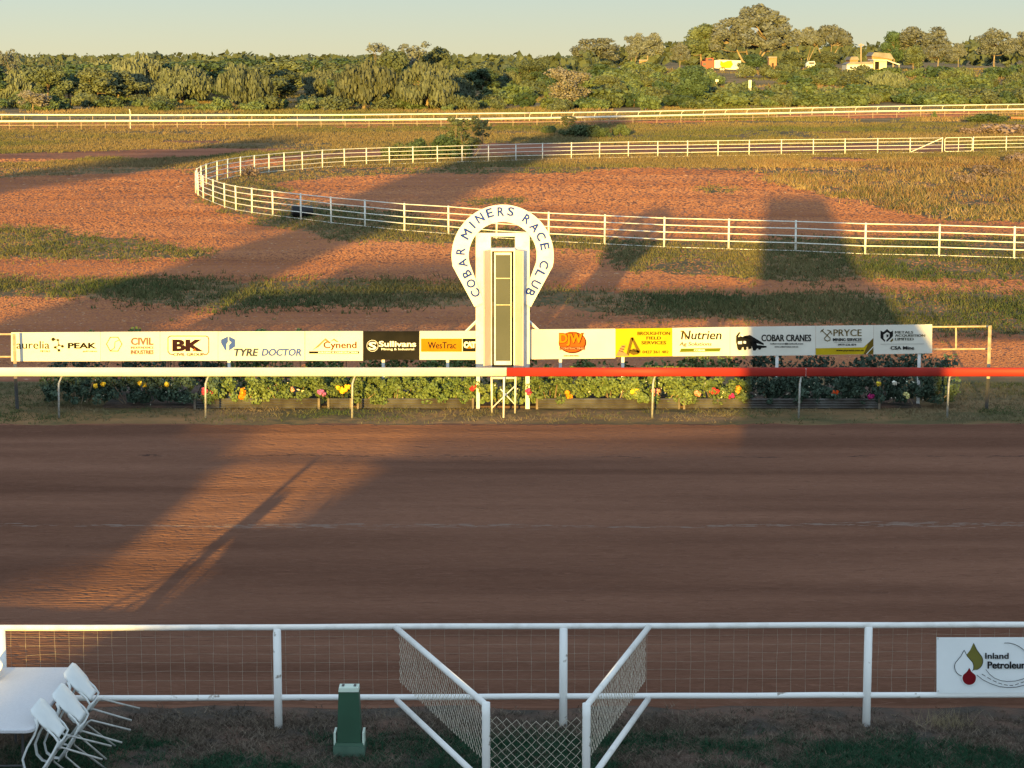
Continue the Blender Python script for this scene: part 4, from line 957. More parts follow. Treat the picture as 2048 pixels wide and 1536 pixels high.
# 2
p = sign(201,664,320,722,'faded white sponsor board with a gold hexagon outline and washed-out pink words', y0r=663.3)
hx = [(213,688),(220.5,674.5),(236,674.5),(244,688),(236,702),(220.5,702),(213,688)]; p.stroke([hx],1.8,'fadedgold'); p.stroke([[(221,701),(229,696),(230,684),(238,680)]],1.4,'fadedgold')
p.text('CIVIL',262,675,307,690,'fadedpink',bold=.03); p.text('INDEPENDENCE',262,692.5,307,697.5,'fadedpink'); p.text('INDUSTRIES',262,700,307,708,'fadedpink',bold=.02)
# 3
p = sign(320,663.3,436,721.5,'white sponsor board with two big plum capital letters in a rounded frame', y0r=663)
fr = [(346,709),(340,708),(336,703),(336,676),(338,673),(342,672),(412,672),(416,674),(417.5,678),(417.5,704),(414,708.5),(408,709)]; p.stroke([fr],1.8,'redbrown')
p.text('BK',345,679,406,702.5,'plum',bold=.05); p.poly([[(385,702),(393,702),(389,696)]],'orange'); p.text('CIVIL GROUP',347,706,408,711.5,'plum',bold=.01)
# 4
p = sign(436,663,609.5,721.5,'white sponsor board with a blue hexagonal badge and slanted blue-grey capitals', y0r=662.5)
p.poly([[(442,686),(442,679),(456,672.5),(456,684),(453,688),(453,700),(450,700)],[(458,672.5),(470.5,679),(470.5,693),(458,701.5),(458,690),(463,685),(458,681)]],'midblue')
p.text('TYRE',468,697,517,712,'steelgrey',shear=.18,bold=.03); p.text('DOCTOR',523,697,603,712,'midblue',shear=.18,bold=.03)
# 5
p = sign(610,662.5,726,721.5,'white sponsor board with a peach mountain outline above red-brown lettering', y0r=662.2)
p.poly([[(625,700),(651,676),(660,684),(657,686),(650,681),(637,694)],[(660,683),(668,677),(678,684),(673,684),(668,680.5)]],'peach'); p.text('Cynend',647,683,713,700.5,'redbrown',bold=.01)
p.rect(618,702.5,718,707,'dark'); p.text('BUILDING & CONSTRUCTION',637,703.4,715,706.2,'whiteink',bold=.01)
# 6
p = sign(726.5,662.5,838.5,719.5,'black sponsor board with white lettering and a ringed white letter', m='black')
p.ring(745,691.5,11.2,1.0,'whiteink'); p.text('S',737.5,684,752.5,699.5,'whiteink',bold=.02,heavy=.5); p.text('Sullivans',758,682,832,693.5,'whiteink',bold=.015,heavy=.25); p.text('Mining & Industrial',763,696,828,701.5,'whiteink',heavy=.1)
# 7
p = sign(839,662,953,719.5,'white sponsor board with an amber stripe beside the left leg of the winning post')
p.rect(842,677,924,703.5,'amber'); p.rect(925.5,677,952.5,703.2,'black'); p.text('WesTrac',856,684,912,697,'dark'); p.text('CAT',927.5,683,951,696,'whiteink',bold=.07); p.poly([[(934,697),(944,697),(939,690.5)]],'amber')
# 8
p = sign(1059.5,659,1231,718.5,'plain white sponsor board with an orange and red round badge right of the winning post', y0r=657.5, y1r=716.5)
p.disc([(1145,685,28)],'redbrown',ry=.78,n=28); p.disc([(1144,684,26)],'orange',ry=.76,n=28); p.text('DJW',1118,665.5,1168,693,'redbrown',bold=.07); p.text('DJW',1119,667,1165,691.5,'amber',bold=.03); p.rect(1119,693.5,1170,699.5,'redbrown'); p.text('CONTRACTING',1121,694.5,1168,698.7,'peach',bold=.01)
p.text('EARTHMOVING',1128,710,1158,713,'redbrown')
# 9
p = sign(1231,657.5,1344.5,714,'bright yellow sponsor board with a mound drawing and a phone number', m='yellow', y0r=655.8, y1r=712.5)
p.text('BROUGHTON',1275,663.5,1340,670,'olive',bold=.01); p.text('FIELD',1293,673,1322,679,'olive',bold=.01); p.text('SERVICES',1283,682,1332,688.5,'olive',bold=.01); p.text('0427 361 482',1285,701,1337,706.5,'olive')
p.poly([[(1252,711),(1261,675),(1267,676),(1258,711)],[(1262,675),(1266,674),(1281,702),(1280,706),(1275,706)],[(1259,700),(1268,697),(1279,702),(1277,708),(1266,710),(1259,706)]],'gold'); p.poly([[(1231.5,711.5),(1243,691),(1251,690),(1246,702),(1258,712)]],'peach'); p.stroke([[(1240,697),(1248,699)],[(1238,701),(1247,704)],[(1244,692),(1250,694)],[(1260,701),(1274,703),(1266,699)]],1.3,'olive')
# 10
p = sign(1344.5,656,1460,712.5,'white sponsor board with black italic lettering over a green ribbon', y0r=654, y1r=711.5)
p.text('Nutrien',1362,661,1443,679,'black',shear=.15,bold=.01); p.stroke([[(1362,662),(1368,664),(1372,678)]],2.4,'gold'); p.text('Ag Solutions',1359,684,1423,693.5,'dark',shear=.15)
p.poly([[(1359,704),(1362,697),(1442,696),(1439,702.8)]],'lime','ribbon'); p.text('COBAR',1388,698.5,1410,702,'whiteink')
# 11
p = sign(1460,654.2,1631,711.8,'white sponsor board with a black mobile crane drawing and bold capitals', y0r=651.8, y1r=710.5)
p.poly([[(1472,684),(1472,672),(1478,664),(1481,665),(1476,674),(1500,670),(1528,687),(1527,690),(1503,684),(1503,697),(1497,699),(1496,694),(1484,695),(1483,700),(1475,699)],[(1500,684),(1512,683),(1514,690),(1533,692),(1533,695),(1514,697),(1511,701),(1506,701),(1505,697)],[(1480,671),(1500,676),(1502,678),(1481,675)]],'black'); p.poly([[(1476,683),(1484,682),(1484,688),(1476,688)],[(1487,682),(1492,682),(1492,687),(1487,687)],[(1482,669),(1487,671),(1486,674),(1481,672)]],'whiteink')
p.disc([(1479,697.5,3.2),(1490,697,3.2),(1509,697.5,3.2),(1519,696.5,2.8)],'black')
p.text('COBAR CRANES',1523,669,1622,682.5,'black',bold=.012); p.text('cobarcranes@outlook.com',1540,685.5,1606,689.5,'dark'); p.text('www.cobarcranes.com.au',1549,691.5,1596,694.6,'dark')
# 12
p = sign(1631,652,1747,710.3,'white sponsor board with crossed gold tools, gold capitals and a mustard corner stripe', y0r=650.4, y1r=708.5)
p.poly([[(1631.5,696.5),(1728,694.5),(1746.5,676),(1746.5,708.2),(1631.5,709.8)]],'gold','stripe'); p.poly([[(1631.5,696.5),(1727,694.6),(1735,687),(1735,690),(1727,708.4),(1631.5,709.8)]],'yellow','stripe'); p.stroke([[(1733,708),(1746.6,693)]],1.2,'whiteink')
p.stroke([[(1643,660),(1660,676),(1660,680),(1655,682),(1650,680),(1649,676),(1662,662)],[(1655,660),(1659,661),(1664,668)],[(1641,664),(1647,658)]],1.6,'gold'); p.text('PRYCE',1667,658.5,1723,672,'gold'); p.text('MINING SERVICES',1666,676,1723,682,'dark',bold=.005); p.stroke([[(1668,684.5),(1723,684)]],.5,'dark'); p.text('0419 536 874',1676,687,1712,691,'dark'); p.text('www.prycems.com.au',1672,699.5,1727,703.3,'black'); p.text('ABN 12 345 678',1636,699.5,1662,702,'olive') if False else None
# 13
p = sign(1747,650.5,1864.5,708.7,'rightmost white sponsor board with a black angular crest, last before the open frame', y0r=648.8, y1r=706.5)
p.poly([[(1761,661),(1767,664),(1774,658),(1781,664),(1786,661),(1786,672),(1780,678),(1773,684),(1773,680),(1779,674),(1779,667),(1774,664),(1767,669),(1767,677),(1770,680),(1770,684),(1761,676)]],'black'); p.poly([[(1772,669),(1777,669),(1777,673),(1773,675),(1773,671)]],'black'); p.poly([[(1780,682),(1786,676),(1786,681),(1782,684)]],'gold')
p.text('METALS',1790,662,1826,667,'olive'); p.text('ACQUISITION',1790,668.5,1850,674,'olive'); p.text('LIMITED',1790,675.5,1827,680.5,'olive'); p.stroke([[(1761,688),(1848,687.5)]],.4,'dark'); p.text('CSA Mine',1781,692,1828,699,'black',bold=.015)

# sign frame: end posts, thin rails, short white posts
def frame(label, posts, x0, x1, ytop, ylow, extra=None):
    t = thing('sign_frame', label, 'frame', W(posts[0],834,YB+.06)); off = t.location
    for x in posts:
        big = x in (28,1980); mb = MB(off); b = W(x,800,YB+.06); yp = YB+.055 if not big else 43.95
        top = W(x, (ytop(x)+1) , yp); foot = Vector((top.x+(0.02 if x < 1000 else -0.02),yp,-.1))
        if big:
            mb.tube([Vector((top.x,yp,.62)), top], .034, 4); mb.build('post', M['tanpost'], t); mb = MB(off); mb.tube([foot, Vector((top.x,yp,.62))], .036, 4); mb.build('post_base', M['darktube'], t)
        else: mb.box(((top.x), yp, top.z/2-.05), (.06,.04,top.z+.06)); mb.build('post', M['white'], t)
    for f_ in (ytop, ylow):
        mb = MB(off); mb.tube([W(x0,f_(x0)+1.5,YB+.11), W(x1,f_(x1)+1.5,YB+.11)], .018, 5); mb.build('rail', M['tanpost'], t)
    return t, off
t, off = frame('white frame carrying the sponsor boards left of the winning post', [28,457,766,895], -60, 950, lambda x: 667-.004*x, lambda x: 712-.004*x)
t, off = frame('white frame carrying the sponsor boards right of the winning post, open at its right end', [1121,1246,1555,1840,1980], 1062, 1983, lambda x: 660-.0095*(x-1060), lambda x: 705-.0095*(x-1060))

mb = MB(off); mb.tube([W(1912,652,YB+.11), W(1912,698,YB+.11)], .02, 5); mb.build('upright', M['tanpost'], t)
# ------------------------------------------------------------------ winning post
YW = 44.2
q = W(1005,818,YW); q.z = 0; t = thing('winning_post', 'tall yellow-lit white winning post with a lettered horseshoe arch and a mirror box', 'winning post', q); off = q
def pr(name, m, polys, y0, y1, parent=None):
    mb = MB(off)
    for s_ in polys: mb.prism([(W(a,b,YW).x, W(a,b,YW).z) for a,b in s_], y0, y1)
    return mb.build(name, M[m], parent or t)
def rc(x0,y0,x1,y1): return [(x0,y1),(x1,y1),(x1,y0),(x0,y0)]
# arch
cx, cy = 1005.5, 509.0; ro, ri = 101.5, 67.5; outer = []; inner = []
leg_o = (949.5,610.5); leg_i = (968.5,601.0)
angs = np.linspace(R(166), R(14), 41)
angs = np.linspace(R(180+12), R(-12), 49)
outer = [leg_o]+[(cx+ro*math.cos(a), cy-ro*math.sin(a)) for a in angs]+[(2*cx-leg_o[0], leg_o[1])]
inner = [leg_i]+[(cx+ri*math.cos(a), cy-ri*math.sin(a)) for a in angs]+[(2*cx-leg_i[0], leg_i[1])]
mb = MB(off); N = len(outer); vs = []
for y_ in (YW-.30, YW-.26):
    vs += [(W(*o_,YW).x, y_, W(*o_,YW).z) for o_ in outer]+[(W(*i_,YW).x, y_, W(*i_,YW).z) for i_ in inner]
fs = []
for k in range(N-1):
    fs += [(k, N+k, N+k+1, k+1), (2*N+k, 2*N+k+1, 3*N+k+1, 3*N+k), (k, k+1, 2*N+k+1, 2*N+k), (N+k, 3*N+k, 3*N+k+1, N+k+1)]
fs += [(0,2*N,3*N,N),(N-1,2*N-1,4*N-1,3*N-1)]
mb.add(vs, fs); arch = mb.build('arch_sign', M['white'], t)
pp = Print(arch, YW-.302, off)
letters = 'C298,640 O268,578 B240,515 A213,445 R200,368 M237,255 I276,195 N325,150 E390,117 R462,108 S528,108 R632,157 A685,210 C725,270 E750,335 C745,455 L718,515 U690,582 B655,635'.split()
tmp = []
for L_ in letters:
    ch = L_[0]; zx, zy = map(float, L_[1:].split(',')); x, y = 860+zx/3.267, 390+zy/3.267
    ux, uy = x-cx, y-cy; l = math.hypot(ux, uy); ux, uy = ux/l, uy/l
    if y > 535 and x < cx: ux, uy = -.878, .478
    if y > 535 and x > cx: ux, uy = .878, .478
    tx, ty = -uy, ux
    w_ = {'I':2.2,'M':16,'O':15,'C':14,'N':13.5,'A':14.5,'U':13}.get(ch, 11.5)
    o = pp.text(ch, w_*1.06, 17.0, 0, 0, 'blue', rot=(x, y, tx, ty, ux, uy), heavy=0.55); pp.k = 1; tmp.append(o)
me = bpy.data.meshes.new('lettering'); vs = []; fs = []
for o in tmp:
    k = len(vs); vs += [tuple(v.co) for v in o.data.vertices]; fs += [tuple(k+i for i in f.vertices) for f in o.data.polygons]
    bpy.data.objects.remove(o)
me.from_pydata(vs, [], fs); me.materials.append(M['blue']); link(bpy.data.objects.new('lettering', me), arch)
# white boards of the tower
pr('board', 'white', [rc(952,464,982,731)], YW-.25, YW-.20); pr('board', 'white', [rc(1030,464,1059,731)], YW-.25, YW-.20)
pr('crosspiece', 'white', [rc(982.3,464,1029.7,471)], YW-.25, YW-.20)
pr('leg', 'white', [rc(953,731,960,820)], YW-.25, YW-.15); pr('leg', 'white', [rc(1051,731,1059,820)], YW-.25, YW-.15)
for sgn in (-1,1):
    mb = MB(off); a = W(cx+sgn*50, 642, YW); b = W(cx+sgn*76, 668, YW); mb.tube([Vector((a.x,YW+.22,a.z)), Vector((b.x,YW+.26,b.z)), Vector((b.x+sgn*.35,YW+.3,b.z-.45))], .026, 4); mb.build('brace', M['white'], t)
    mb = MB(off); a = W(cx+sgn*50, 660, YW); mb.tube([Vector((a.x-sgn*.06,YW-.16,a.z)), Vector((a.x-sgn*.06,YW+1.6,0))], .03, 5); mb.build('stay', M['white'], t)
# mirror box with open doors
box = pr('mirror_box', 'white', [rc(981.5,493,1030,497),rc(981.5,497,984.5,732),rc(1027,497,1030,732),rc(984.5,728,1027,732)], YW-.62, YW-.27)
mb = MB(off)
pr('box_back', 'interior', [rc(984.5,497,1027,728)], YW-.30, YW-.275)
pr('mirror', 'mirror', [rc(992,505,1021,714)], YW-.56, YW-.54)
pr('mirror_frame', 'white', [rc(988.6,500,991.7,722),rc(1021.3,500,1023.2,722),rc(992,500,1021,504.7),rc(992,714.3,1021,722)], YW-.58, YW-.53)
pr('crossbar', 'galv', [rc(992,550.3,1021,551.8),rc(992,602.7,1021,604.2)], YW-.575, YW-.562)
for sgn, x0, x1 in ((-1,983.5,968.5),(1,1029,1045.5)):
    a, b = W(x0,494,YW), W(x1,494,YW); za, zb = W(x0,494,YW).z, W(x0,733,YW).z; mb = MB(off)
    A = Vector((a.x+sgn*.02, YW-.62, 0)); B = Vector((b.x, YW-.90, 0)); nrm = Vector((B.y-A.y, -(B.x-A.x), 0)).normalized()*0.012
    vs = [A+nrm+Vector((0,0,zb)), B+nrm+Vector((0,0,zb)), B-nrm+Vector((0,0,zb)), A-nrm+Vector((0,0,zb))]; vs += [v+Vector((0,0,za-zb)) for v in vs]
    mb.add(vs, [(0,3,2,1),(4,5,6,7),(0,1,5,4),(1,2,6,5),(2,3,7,6),(3,0,4,7)]); d = mb.build('door', M['door'], t)
    mb = MB(off); e = B*0.85+A*0.15; mb.tube([e+Vector((0,-.03,(za+zb)/2-.12)), e+Vector((0,-.03,(za+zb)/2+.12))], .01, 5); mb.build('handle', M['galv'], d)
for sgn in (-1,1):
    mb = MB(off); a = W(cx+sgn*19,612,YW); mb.tube([Vector((a.x,YW-.60,a.z+.15)), Vector((a.x,YW-.64,a.z)), Vector((a.x,YW-.60,a.z-.15))], .014, 6); mb.build('latch', M['interior'], t)

# ------------------------------------------------------------------ flower bed
def corrugated(x0, x1, label, Y=43.95, h=.21, m='iron'):
    a, b = W(x0,820,Y), W(x1,820,Y); t = thing('bed_edging', label, 'edging', (a.x,Y,0)); mb = MB(t.location)
    prof = [(Y+.012*math.cos(k*math.pi), k*h/14) for k in range(15)]
    prof = []
    for k in range(33): prof.append((Y+.02*math.cos(k*math.pi/4.0), .0+k*h/32))
    n = len(prof); vs = [(a.x,p_[0],p_[1]) for p_ in prof]+[(b.x,p_[0],p_[1]) for p_ in prof]+[(a.x,p_[0]+.004,p_[1]) for p_ in prof]+[(b.x,p_[0]+.004,p_[1]) for p_ in prof]
    fs = [(k,k+n,k+n+1,k+1) for k in range(n-1)]+[(2*n+k,2*n+k+1,3*n+k+1,3*n+k) for k in range(n-1)]+[(n-1,2*n-1,4*n-1,3*n-1)]
    mb.add(vs, fs); mb.build('sheet', M[m], t)
    for x in (x0+2, x1-2): mb = MB(t.location); c = W(x,820,Y-.03); mb.box((c.x,Y-.04,.11),(.045,.03,.23)); mb.build('stake', M['woodgrey'], t)
corrugated(388,640,'corrugated iron bed edging at the left of the flower bed')
corrugated(655,704,'short corrugated iron edging piece behind the rail post left of the winning post')
corrugated(714,948,'corrugated iron bed edging just left of the winning post')
corrugated(1072,1360,'dark weathered iron bed edging just right of the winning post',m='iron')
corrugated(1366,1760,'long grey iron bed edging at the shaded right end of the flower bed')
bs = MB(); bs.box((0,45.5,.02),(16.6,2.9,.05)); o = bs.build('bed_soil', M['verge']); o['kind'] = 'structure'
rs = np.random.RandomState(55)
nb = 17
for i in range(nb):
    px = 165+(1850-165)*i/(nb-1); 
    for row, (Yc, hh) in enumerate(((44.22,.60),(45.5,.80))):
        c = W(px+rs.uniform(-12,12), 800, Yc); c.z = .1
        w = 1.55; hh2 = hh*rs.uniform(.9,1.08)
        if px > 980 and px < 1040 and row == 0: hh2 *= .55
        cen = []; rad = []
        for k in range(44 if row == 0 else 20): cen.append((rs.uniform(-w/2,w/2)*.85, rs.uniform(-.33,.24) if row == 0 else rs.uniform(-.42,.42), hh2*(.06+.80*rs.rand()))); rad.append(rs.uniform(.07,.13) if row == 0 else rs.uniform(.14,.24))
        q, tone = leafcloud(rs, cen, rad, [85 if row == 0 else 60]*len(cen), .046 if row == 0 else .06, squash=.9, jitter=.9)
        q[:,2] = np.maximum(q[:,2], .0)
        shade_tone_ = px < 400 or px > 1480  # bed ends take the darker leaf copy: shade put into the colour
        lab_ = ('leafy bush with shade put into its leaf colour, at the left end of the flower bed' if px < 400 else 'leafy bush with shade put into its leaf colour, at the right end of the flower bed' if px > 1480 else 'bright green leafy bush in the sunlit middle of the flower bed')
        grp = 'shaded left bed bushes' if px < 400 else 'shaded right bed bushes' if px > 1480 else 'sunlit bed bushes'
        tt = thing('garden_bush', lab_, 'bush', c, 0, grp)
        npmesh('foliage', q, 4, M['hedgeD' if shade_tone_ else 'hedge'], tt, tone)
        mb = MB()
        for k in range(0,20,3): mb.tube([(cen[k][0]*.5,cen[k][1]*.5,-.02), (cen[k][0]*.8,cen[k][1]*.8,cen[k][2]*.6), cen[k]], .012, 4)
        mb.build('stems', M['bark'], tt)
def flower(px, py, wpx, colr, label, n=3, hpx=None, Y=43.93):
    c = W(px, py, Y); rr = wpx/2*44.5/F; hr = (hpx or wpx*.7)/2*44.5/F
    t = thing('flower', label, 'flower', (c.x,Y,.1)); quads = []; cols = []
    rs = np.random.RandomState(int(px))
    heads = [((rs.uniform(-1,1)*max(0,rr-.045)), rs.uniform(-.04,.04), rs.uniform(-1,1)*max(0,hr-.04)) for _ in range(n)]
    for hx_, hy_, hz_ in heads:
        for k in range(34):
            d = rs.normal(size=3); d /= np.linalg.norm(d); d[1] = -abs(d[1])*.9; R0 = rs.uniform(.02,.05)
            p0 = np.array([hx_,hy_,c.z-.1+hz_])+d*R0; tq = np.cross(d, rs.normal(size=3)); tq /= np.linalg.norm(tq); bq = np.cross(d,tq)+d*.5; s = .024
            quads += [p0-tq*s*.5-bq*s*.7, p0+tq*s-bq*s*.2, p0+tq*s*.4+bq*s, p0-tq*s+bq*s*.5]; cols.append(np.array(colr)*rs.uniform(.75,1.2))
    npmesh('petals', np.array(quads), 4, M['petal'], t, None, np.clip(np.array(cols),0,.9))
    mb = MB()
    for hx_, hy_, hz_ in heads: mb.tube([(hx_*.5,hy_+.1,0),(hx_*.9,hy_+.05,(c.z-.1+hz_)*.6),(hx_,hy_+.02,c.z-.1+hz_)], .006, 4)
    mb.build('stem', M['hedgeD'], t)
Yl=(.85,.60,.05); Or=(.85,.28,.02); Rd=(.75,.04,.06); Pk=(.80,.12,.18); Sa=(.85,.35,.25); Pu=(.45,.15,.42); Wh=(.85,.82,.72); Mg=(.40,.03,.16); PY=(.88,.78,.35)
for a in [(191,772,12,Yl,'leftmost yellow rose in the shaded end of the flower bed',1),(205,768,12,Yl,'second yellow rose from the left, close beside the leftmost',1),(279,766,11,Yl,'yellow rose under the hexagon board, left of a pair',1),(288,770,10,Yl,'yellow rose under the hexagon board, right of a pair',1),(333,769,10,Yl,'single pale yellow rose under the two-letter board',1),
    (408,783,42,Pk,'long pink-red flower cluster behind the rail post under the blue badge board',6,14),(483,788,30,Or,'big orange flower cluster under the blue badge board',5,24),(643,786,22,Pu,'pale purple flower cluster left of the yellow-orange one',4,18),(684,778,36,(.88,.50,.04),'yellow-orange flower cluster left of the winning post',6,18),(585,779,8,Sa,'tiny pale pink bloom under the mountain board',1),(945,776,18,Rd,'small red flower cluster at the left foot of the winning post',2,14),
    (1059,784,20,(.80,.06,.22),'hot pink flower cluster at the right foot of the winning post',3,16),(1138,790,18,Or,'orange flower standing under the round badge board',3,22),(1268,783,22,Yl,'yellow flower cluster under the bright yellow board',3,14),(1314,784,24,Sa,'salmon flower cluster behind the rail post under the yellow board',3,18),(1396,786,24,Sa,'pale pink flower cluster under the green ribbon board',4,16),(1425,782,32,Rd,'bright red flower cluster right of the pale pink one',6,15),(1451,788,15,Wh,'white rose between the red cluster and the purple bloom',2,13),(1463,791,14,Mg,'dark magenta bloom right of the white rose',2,11),(1478,780,18,(.70,.30,.04),'dull orange flower cluster above the magenta bloom',3,16),
    (1671,785,17,(.80,.10,.02),'red-orange flower in the shaded right end of the bed',3,14),(1742,792,15,Mg,'dark magenta flower in the shaded right end of the bed',3,13),(1757,767,10,Yl,'small yellow rose below the crest board',1),(1789,766,8,Wh,'small white bloom below the crest board',1),(1812,790,15,PY,'pale yellow rose cluster, rightmost bloom of the bed',3,17)]:
    flower(*a[:5], n=a[5], hpx=a[6] if len(a) > 6 else None)
rs = np.random.RandomState(66); qd = []; cl = []
for k in range(260):
    px = rs.uniform(150,1880); py = rs.uniform(756,800) if rs.rand() < .8 else rs.uniform(800,830); c = W(px, py, 44.1-.0*py); c.z = max(c.z,.02)
    s = rs.uniform(.008,.02); d = rs.normal(size=3)*s; e = np.cross(d, rs.normal(size=3)); e = e/np.linalg.norm(e)*s; c = np.array(c)
    qd += [c-d, c+e, c+d, c-e]; cl.append((.8,.75,.6))
tag(npmesh('small_blossoms', np.array(qd), 4, M['petal'], None, None, np.array(cl)), 'scattered tiny white blossoms and fallen petals over the flower bed', 'blossoms', kind='stuff')
# tips of tall plants showing above and under the boards
for i, (x0, x1) in enumerate(((170,370),(500,705),(1380,1420))):
    a, b = W(x0,670,45.6), W(x1,670,45.6); cen = []; rad = []
    for k in range(int((b.x-a.x)*9)+2): cen.append((rs.uniform(a.x,b.x), 45.4+rs.uniform(-.2,.2), rs.uniform(.9,1.42 if i < 2 else .95))); rad.append(rs.uniform(.06,.12))
    o = Vector(((a.x+b.x)/2,45.4,.1)); cen = [(c_[0]-o.x,c_[1]-o.y,c_[2]-.1) for c_ in cen]
    q, tone = leafcloud(rs, cen, rad, [60]*len(cen), .05, jitter=.9)
    tt = thing('tall_plant', ['tall daisy plants whose tips show above the hexagon board','tall daisy plants whose tips show above the mountain board','spiky plant showing below the green ribbon board'][i], 'plant', o)
    npmesh('foliage', q, 4, M['hedge'], tt, tone); mb = MB()
    for c_ in cen[::2]: mb.tube([(c_[0],c_[1],0),c_], .008, 4)
    mb.build('stems', M['hedgeD'], tt)

# ------------------------------------------------------------------ near pipe fence
def FT(px): return P(px, 1256-.0034*px, 1.10)
def FBz(px): t_ = FT(px); return W(px, 1397-.0038*px, t_.y).z
o0 = Vector((FT(1024).x, FT(1024).y, 0)); t = thing('pipe_fence', 'near white pipe fence with wire mesh along the bottom of the photo', 'fence', o0)
mb = MB(o0); mb.tube([FT(x)+Vector((0,0,rnd.uniform(-.003,.003))) for x in np.arange(-900,3000,150)], .032, 12); mb.build('top_rail', M['white'], t, True)
def FB(px): q = FT(px); return Vector((q.x, q.y, FBz(px)))
mb = MB(o0); mb.tube([FB(x)+Vector((0,0,rnd.uniform(-.004,.004))) for x in np.arange(-900,3000,150)], .032, 12); mb.build('bottom_rail', M['whitechip'], t, True)
for x in (-590,3,554,1127,1737,2330):
    q = FT(x); mb = MB(o0); mb.tube([Vector((q.x,q.y-.012,-.15)), Vector((q.x,q.y-.012,.5)), Vector((q.x,q.y-.012,1.085))], .043, 12); mb.build('post', M['whitechip'], t, True)
rs = np.random.RandomState(2); mb = MB(o0); xs = np.arange(-300,2400,29.0)
for x in xs:
    q = FT(x); dz = FBz(x); pts = [Vector((q.x+rs.normal()*.003, q.y+.04+rs.normal()*.004, z)) for z in np.linspace(dz,1.08,5)]; mb.tube(pts, .0014, 4, cap=False)
for k in range(8):
    z = 1.08-.0945*k
    if z < .42: break
    mb.tube([Vector((FT(x).x, FT(x).y+.042+rs.normal()*.004, z+rs.normal()*.004)) for x in np.arange(-300,2400,58.0)], .0011, 4, cap=False)
mb.build('wire_mesh', M['meshwire'], t)

# chain link
def chainlink(mb, A, Bv, ztop, zbot, pitch, r, rs, sag=0.0):
    d = (Bv-A); L_ = d.length; u = d.normalized(); n = int(L_/pitch*2)+1; nz = lambda s: ztop-sag*math.sin(math.pi*s/L_)
    for i in range(n+1):
        s = i*pitch/2; 
        if s > L_: break
        pts = []; zt = nz(s); k = 0; z = zt
        while z > zbot-1e-3:
            ss = s+(pitch/4 if (k+i) % 2 else -pitch/4); wob = rs.normal()*.002
            pts.append(A+u*(ss+wob)+Vector((rs.normal()*.002, rs.normal()*.002, z-A.z))); z -= pitch/2; k += 1
        if len(pts) > 1: mb.tube(pts, r, 4, cap=False)
PW = dict(l0=Vector((FT(793).x, FT(793).y-.05, 0)), l1=P(972,1410,1.10), r0=Vector((FT(1297).x, FT(1297).y-.05, 0)), r1=P(1173,1412,1.10))
PW['l1'].z = 0; PW['r1'].z = 0; rs = np.random.RandomState(9)
for side, lab_ in (('l','left splayed chain-link wing of the crowd gap, running from the fence towards the camera'),('r','right splayed chain-link wing of the crowd gap, running from the fence towards the camera')):
    a, b = PW[side+'0'], PW[side+'1']; t = thing('chain_link_wing', lab_, 'fence', b); off = b.copy()
    mb = MB(off); mb.tube([a+Vector((0,0,1.10)), b+Vector((0,0,1.10))], .031, 12); mb.build('top_rail', M['white'], t, True)
    mb = MB(off); mb.tube([a+Vector((0,0,FBz(793)-.02)), b+Vector((0,0,.33))], .031, 12); mb.build('bottom_rail', M['white'], t, True)
    mb = MB(off); mb.tube([b+Vector((0,0,-.15)), b+Vector((0,0,1.0)), b+Vector((0,0,1.125))], .038, 12); mb.build('post', M['whitechip'], t, True)
    mb = MB(off); sh = Vector((.035 if side == 'l' else -.035,0,0)); a2 = a+sh+Vector((0,0,1.09)); b2 = b+sh+Vector((0,0,1.09)); chainlink(mb, a2, b2, 1.08, .47, .088, .0023, rs); mb.build('chain_mesh', M['wire'], t)
a = PW['l1']+Vector((.03,0,.98)); b = PW['r1']+Vector((-.03,0,.98)); t = thing('chain_link_gate', 'sagging chain-link panel strung between the two wing posts', 'gate', PW['l1']); mb = MB(PW['l1'])
chainlink(mb, a, b, 1.00, .02, .092, .0026, rs, .05); mb.build('chain_mesh', M['wire'], t)
mb = MB(PW['l1']); mb.tube([a+Vector((0,0,-.9)), b+Vector((0,0,-.9))], .006, 5); mb.build('tension_wire', M['wire'], t)

# drop-logo sign
ys = FT(1980).y-.06
p = sign(1873,1275,2230,1385.5,'white sign with red, gold and white drops on the near pipe fence', m='signwhite', Y=ys, y0r=1274.5, y1r=1384.5, dep=.006, name='fence_sign')
mb = MB(p.off)
for (a_, b_) in ((1876,1277.5),(1876,1382)): c = W(a_, b_, ys); mb.tube([c+Vector((0,-.004,0)), c+Vector((0,.05,0))], .006, 6)
mb.build('fixing', M['galv'], p.p)
def drop(cx_, top, bot, w_, n=26):
    r = w_/2; cyy = bot-r; pts = [(cx_, top)]
    for k in range(n+1):
        a_ = R(-28+236*k/n); pts.append((cx_+r*math.cos(a_), cyy+r*math.sin(a_)))
    # ease the shoulders
    P1 = pts[1]; P2 = pts[-1]
    return [(cx_,top),(cx_+r*.35,top+(cyy-top)*.38)]+pts[1:]+[(cx_-r*.35,top+(cyy-top)*.38)]
g = drop(1947,1286,1340,37); p.poly([g],'dropgold'); 
wdp = drop(1928,1300,1352,38); p.poly([wdp],'signwhite'); p.stroke([wdp+[wdp[0]]],1.1,'dark'); p.stroke([g[:14]],.9,'dark')
rd = drop(1938,1335,1369,27); p.poly([drop(1938,1332,1370.5,31)],'signwhite'); p.poly([rd],'maroon')
p.text('Inland',1970,1305,2016.5,1317,'dark',bold=.01); p.text('Petroleum',1974.5,1322,2056,1336.5,'black',bold=.02)
p.ring(2012,1334,49,1.1,'dark',-95,30); 
